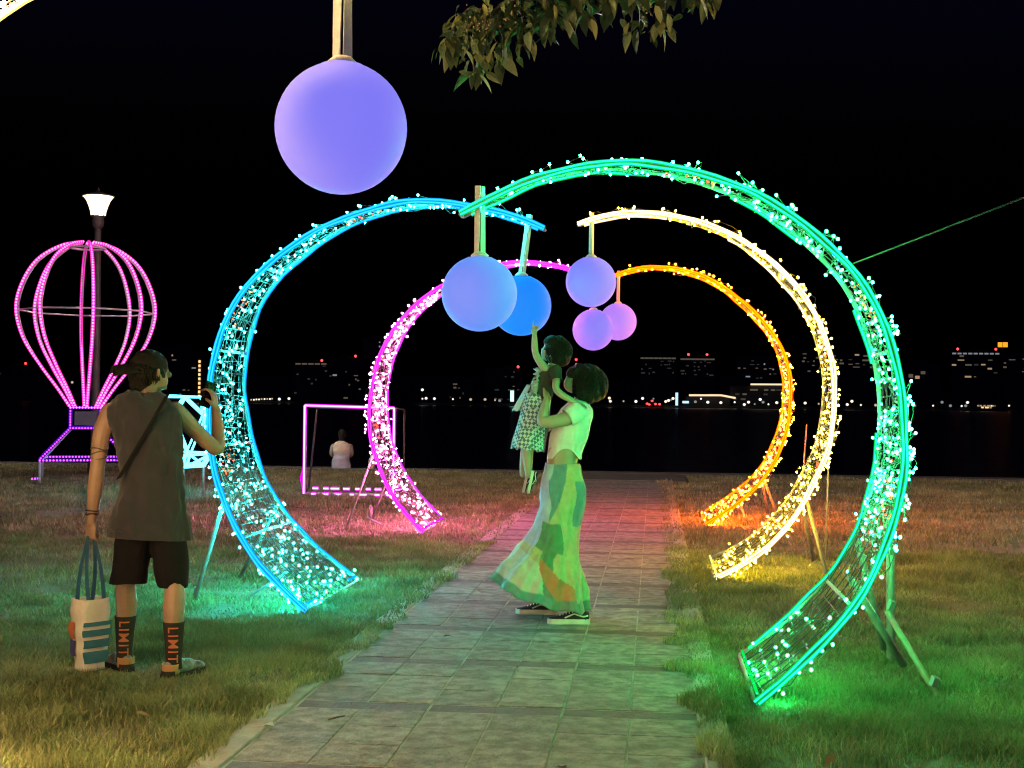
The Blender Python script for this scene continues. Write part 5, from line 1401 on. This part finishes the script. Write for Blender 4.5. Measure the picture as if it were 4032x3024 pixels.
# ================================================================== GRASS
def grass(name, n, y0, y1, tall, seed, three=True, wid=.0035):
    g = np.random.default_rng(seed)
    u = g.random(n); y = np.sqrt(y0 ** 2 + u * (y1 ** 2 - y0 ** 2))
    xa = -.56 * y - .6; xb = .31 * y + .7
    x = xa + g.random(n) * (xb - xa)
    edge = (vnoise(x * 0 + 3, y, 5, 2.4) - .5) * .22 + (vnoise(x * 0 + 9, y, 6, 9.0) - .5) * .10
    # the grass stops at the path, creeping over the kerbs
    lft = x < (np.interp(y, [4, 5.6, 6.6, 8], [-1.78, -1.74, -1.66, -1.62]) + edge * .8); rgt = x > (np.interp(y, [5, 8, 12], [.24, .15, .12]) + edge * 1.1)
    keep = (lft | rgt) & ~((y > 24.7) & (x > -1.95) & (x < .65))
    clump = vnoise(x, y, 8, 3.1); bare = vnoise(x, y, 9, .8)
    worn = np.clip((vnoise(x, y, 14, .45) - .62) * 5, 0, 1) * (vnoise(x, y, 15, 2.2) > .35)
    keep &= (g.random(n) < (.35 + .9 * clump * (.5 + bare)) * (1 - .75 * worn))
    x, y, clump, bare = x[keep], y[keep], clump[keep], bare[keep]; n = len(x)
    z = lawn_z(x, y) - .004
    z = np.where((x > -1.77) & (x < .33), .024, z)
    h = tall * (.45 + .55 * g.random(n)) * (.40 + 1.15 * clump)
    h *= np.where((x < -1.6) & (y < 6.6), 1.35, 1.0)
    for fx, fy in ((-2.75, 6.86), (-2.52, 6.60), (-2.95, 6.75)):      # trodden down where the man stands
        h *= np.clip(.30 + 2.2 * np.hypot(x - fx, y - fy), .30, 1)
    nearkerb = np.minimum(np.abs(x + 1.72), np.abs(x - .2)); h *= np.clip(.75 + nearkerb * .8, .7, 1)
    a = g.random(n) * 2 * np.pi; lean = h * (.25 + .75 * g.random(n)); w = wid * (.6 + .8 * g.random(n))
    cx, cy = np.cos(a), np.sin(a); b = a + np.pi / 2 + g.normal(0, .5, n); bx, by = np.cos(b), np.sin(b)
    base = np.stack([x, y, z], 1); W_ = np.stack([bx * w, by * w, 0 * w], 1); D = np.stack([cx * lean, cy * lean, 0 * h], 1); H_ = np.stack([0 * h, 0 * h, h], 1)
    if three:
        V = np.stack([base - W_, base + W_, base + D * .30 + H_ * .55 + W_ * .8, base + D * .30 + H_ * .55 - W_ * .8, base + D + H_ * .93], 1).reshape(-1, 3)
        k = 5; loops = np.array([0, 1, 2, 3, 3, 2, 4]); starts = np.array([0, 4]); tot = np.array([4, 3])
    else:
        V = np.stack([base - W_, base + W_, base + D * .8 + H_], 1).reshape(-1, 3)
        k = 3; loops = np.array([0, 1, 2]); starts = np.array([0]); tot = np.array([3])
    me = bpy.data.meshes.new(name)
    me.vertices.add(len(V)); me.vertices.foreach_set('co', V.astype(np.float32).ravel())
    I = np.arange(n)[:, None]
    lp = (loops[None, :] + I * k).ravel(); st = (starts[None, :] + I * len(loops)).ravel(); tt = np.tile(tot, n)
    me.loops.add(len(lp)); me.loops.foreach_set('vertex_index', lp.astype(np.int32))
    me.polygons.add(len(st)); me.polygons.foreach_set('loop_start', st.astype(np.int32)); me.polygons.foreach_set('loop_total', tt.astype(np.int32))
    me.polygons.foreach_set('use_smooth', np.ones(len(st), bool))
    me.update(); me.validate()
    # every blade has its own hue: fresh, olive or dried out; drier towards the sea
    dry = np.clip(.12 + .55 * (bare - .35) + .030 * np.clip(y - 11, 0, 12) + g.normal(0, .22, n), 0, 1)[:, None]
    fresh = np.array([.175, .225, .085]) * (.75 + .5 * g.random((n, 1))); straw = np.array([.40, .345, .22]) * (.7 + .6 * g.random((n, 1)))
    tuft = (.62 + .80 * vnoise(x, y, 31, 4.2) * (.6 + .8 * vnoise(x, y, 32, 1.3)))[:, None]
    c = (fresh * (1 - dry) + straw * dry) * tuft
    at2 = me.color_attributes.new('blade', 'FLOAT_COLOR', 'POINT')
    at2.data.foreach_set('color', np.repeat(np.c_[c, np.ones(n)], k, axis=0).astype(np.float32).ravel())
    return tag(link(name, me, M['grass']), kind='stuff')
m, n_, l_ = _mat('grass blades')
b_ = n_['Principled BSDF']; b_.inputs['Roughness'].default_value = .6; b_.inputs['Specular IOR Level'].default_value = .3
a_ = n_.new('ShaderNodeAttribute'); a_.attribute_name = 'blade'
l_.new(a_.outputs['Color'], b_.inputs['Base Color'])
tr_ = n_.new('ShaderNodeBsdfTranslucent'); ms_ = n_.new('ShaderNodeMixShader'); ms_.inputs['Fac'].default_value = .35
l_.new(a_.outputs['Color'], tr_.inputs['Color']); l_.new(b_.outputs['BSDF'], ms_.inputs[1]); l_.new(tr_.outputs['BSDF'], ms_.inputs[2])
l_.new(ms_.outputs['Shader'], n_['Material Output'].inputs['Surface'])
M['grass'] = m
grass('grass', 240000, 4.0, 8.2, .062, 21, True, .0028)
grass('grass', 200000, 8.2, 13.5, .062, 22, True, .0042)
grass('grass', 170000, 13.5, 27.0, .070, 23, False, .010)
for o in [o for o in bpy.data.objects if o.name.startswith('grass')]:
    o['label'] = 'short lawn grass either side of the paved path'
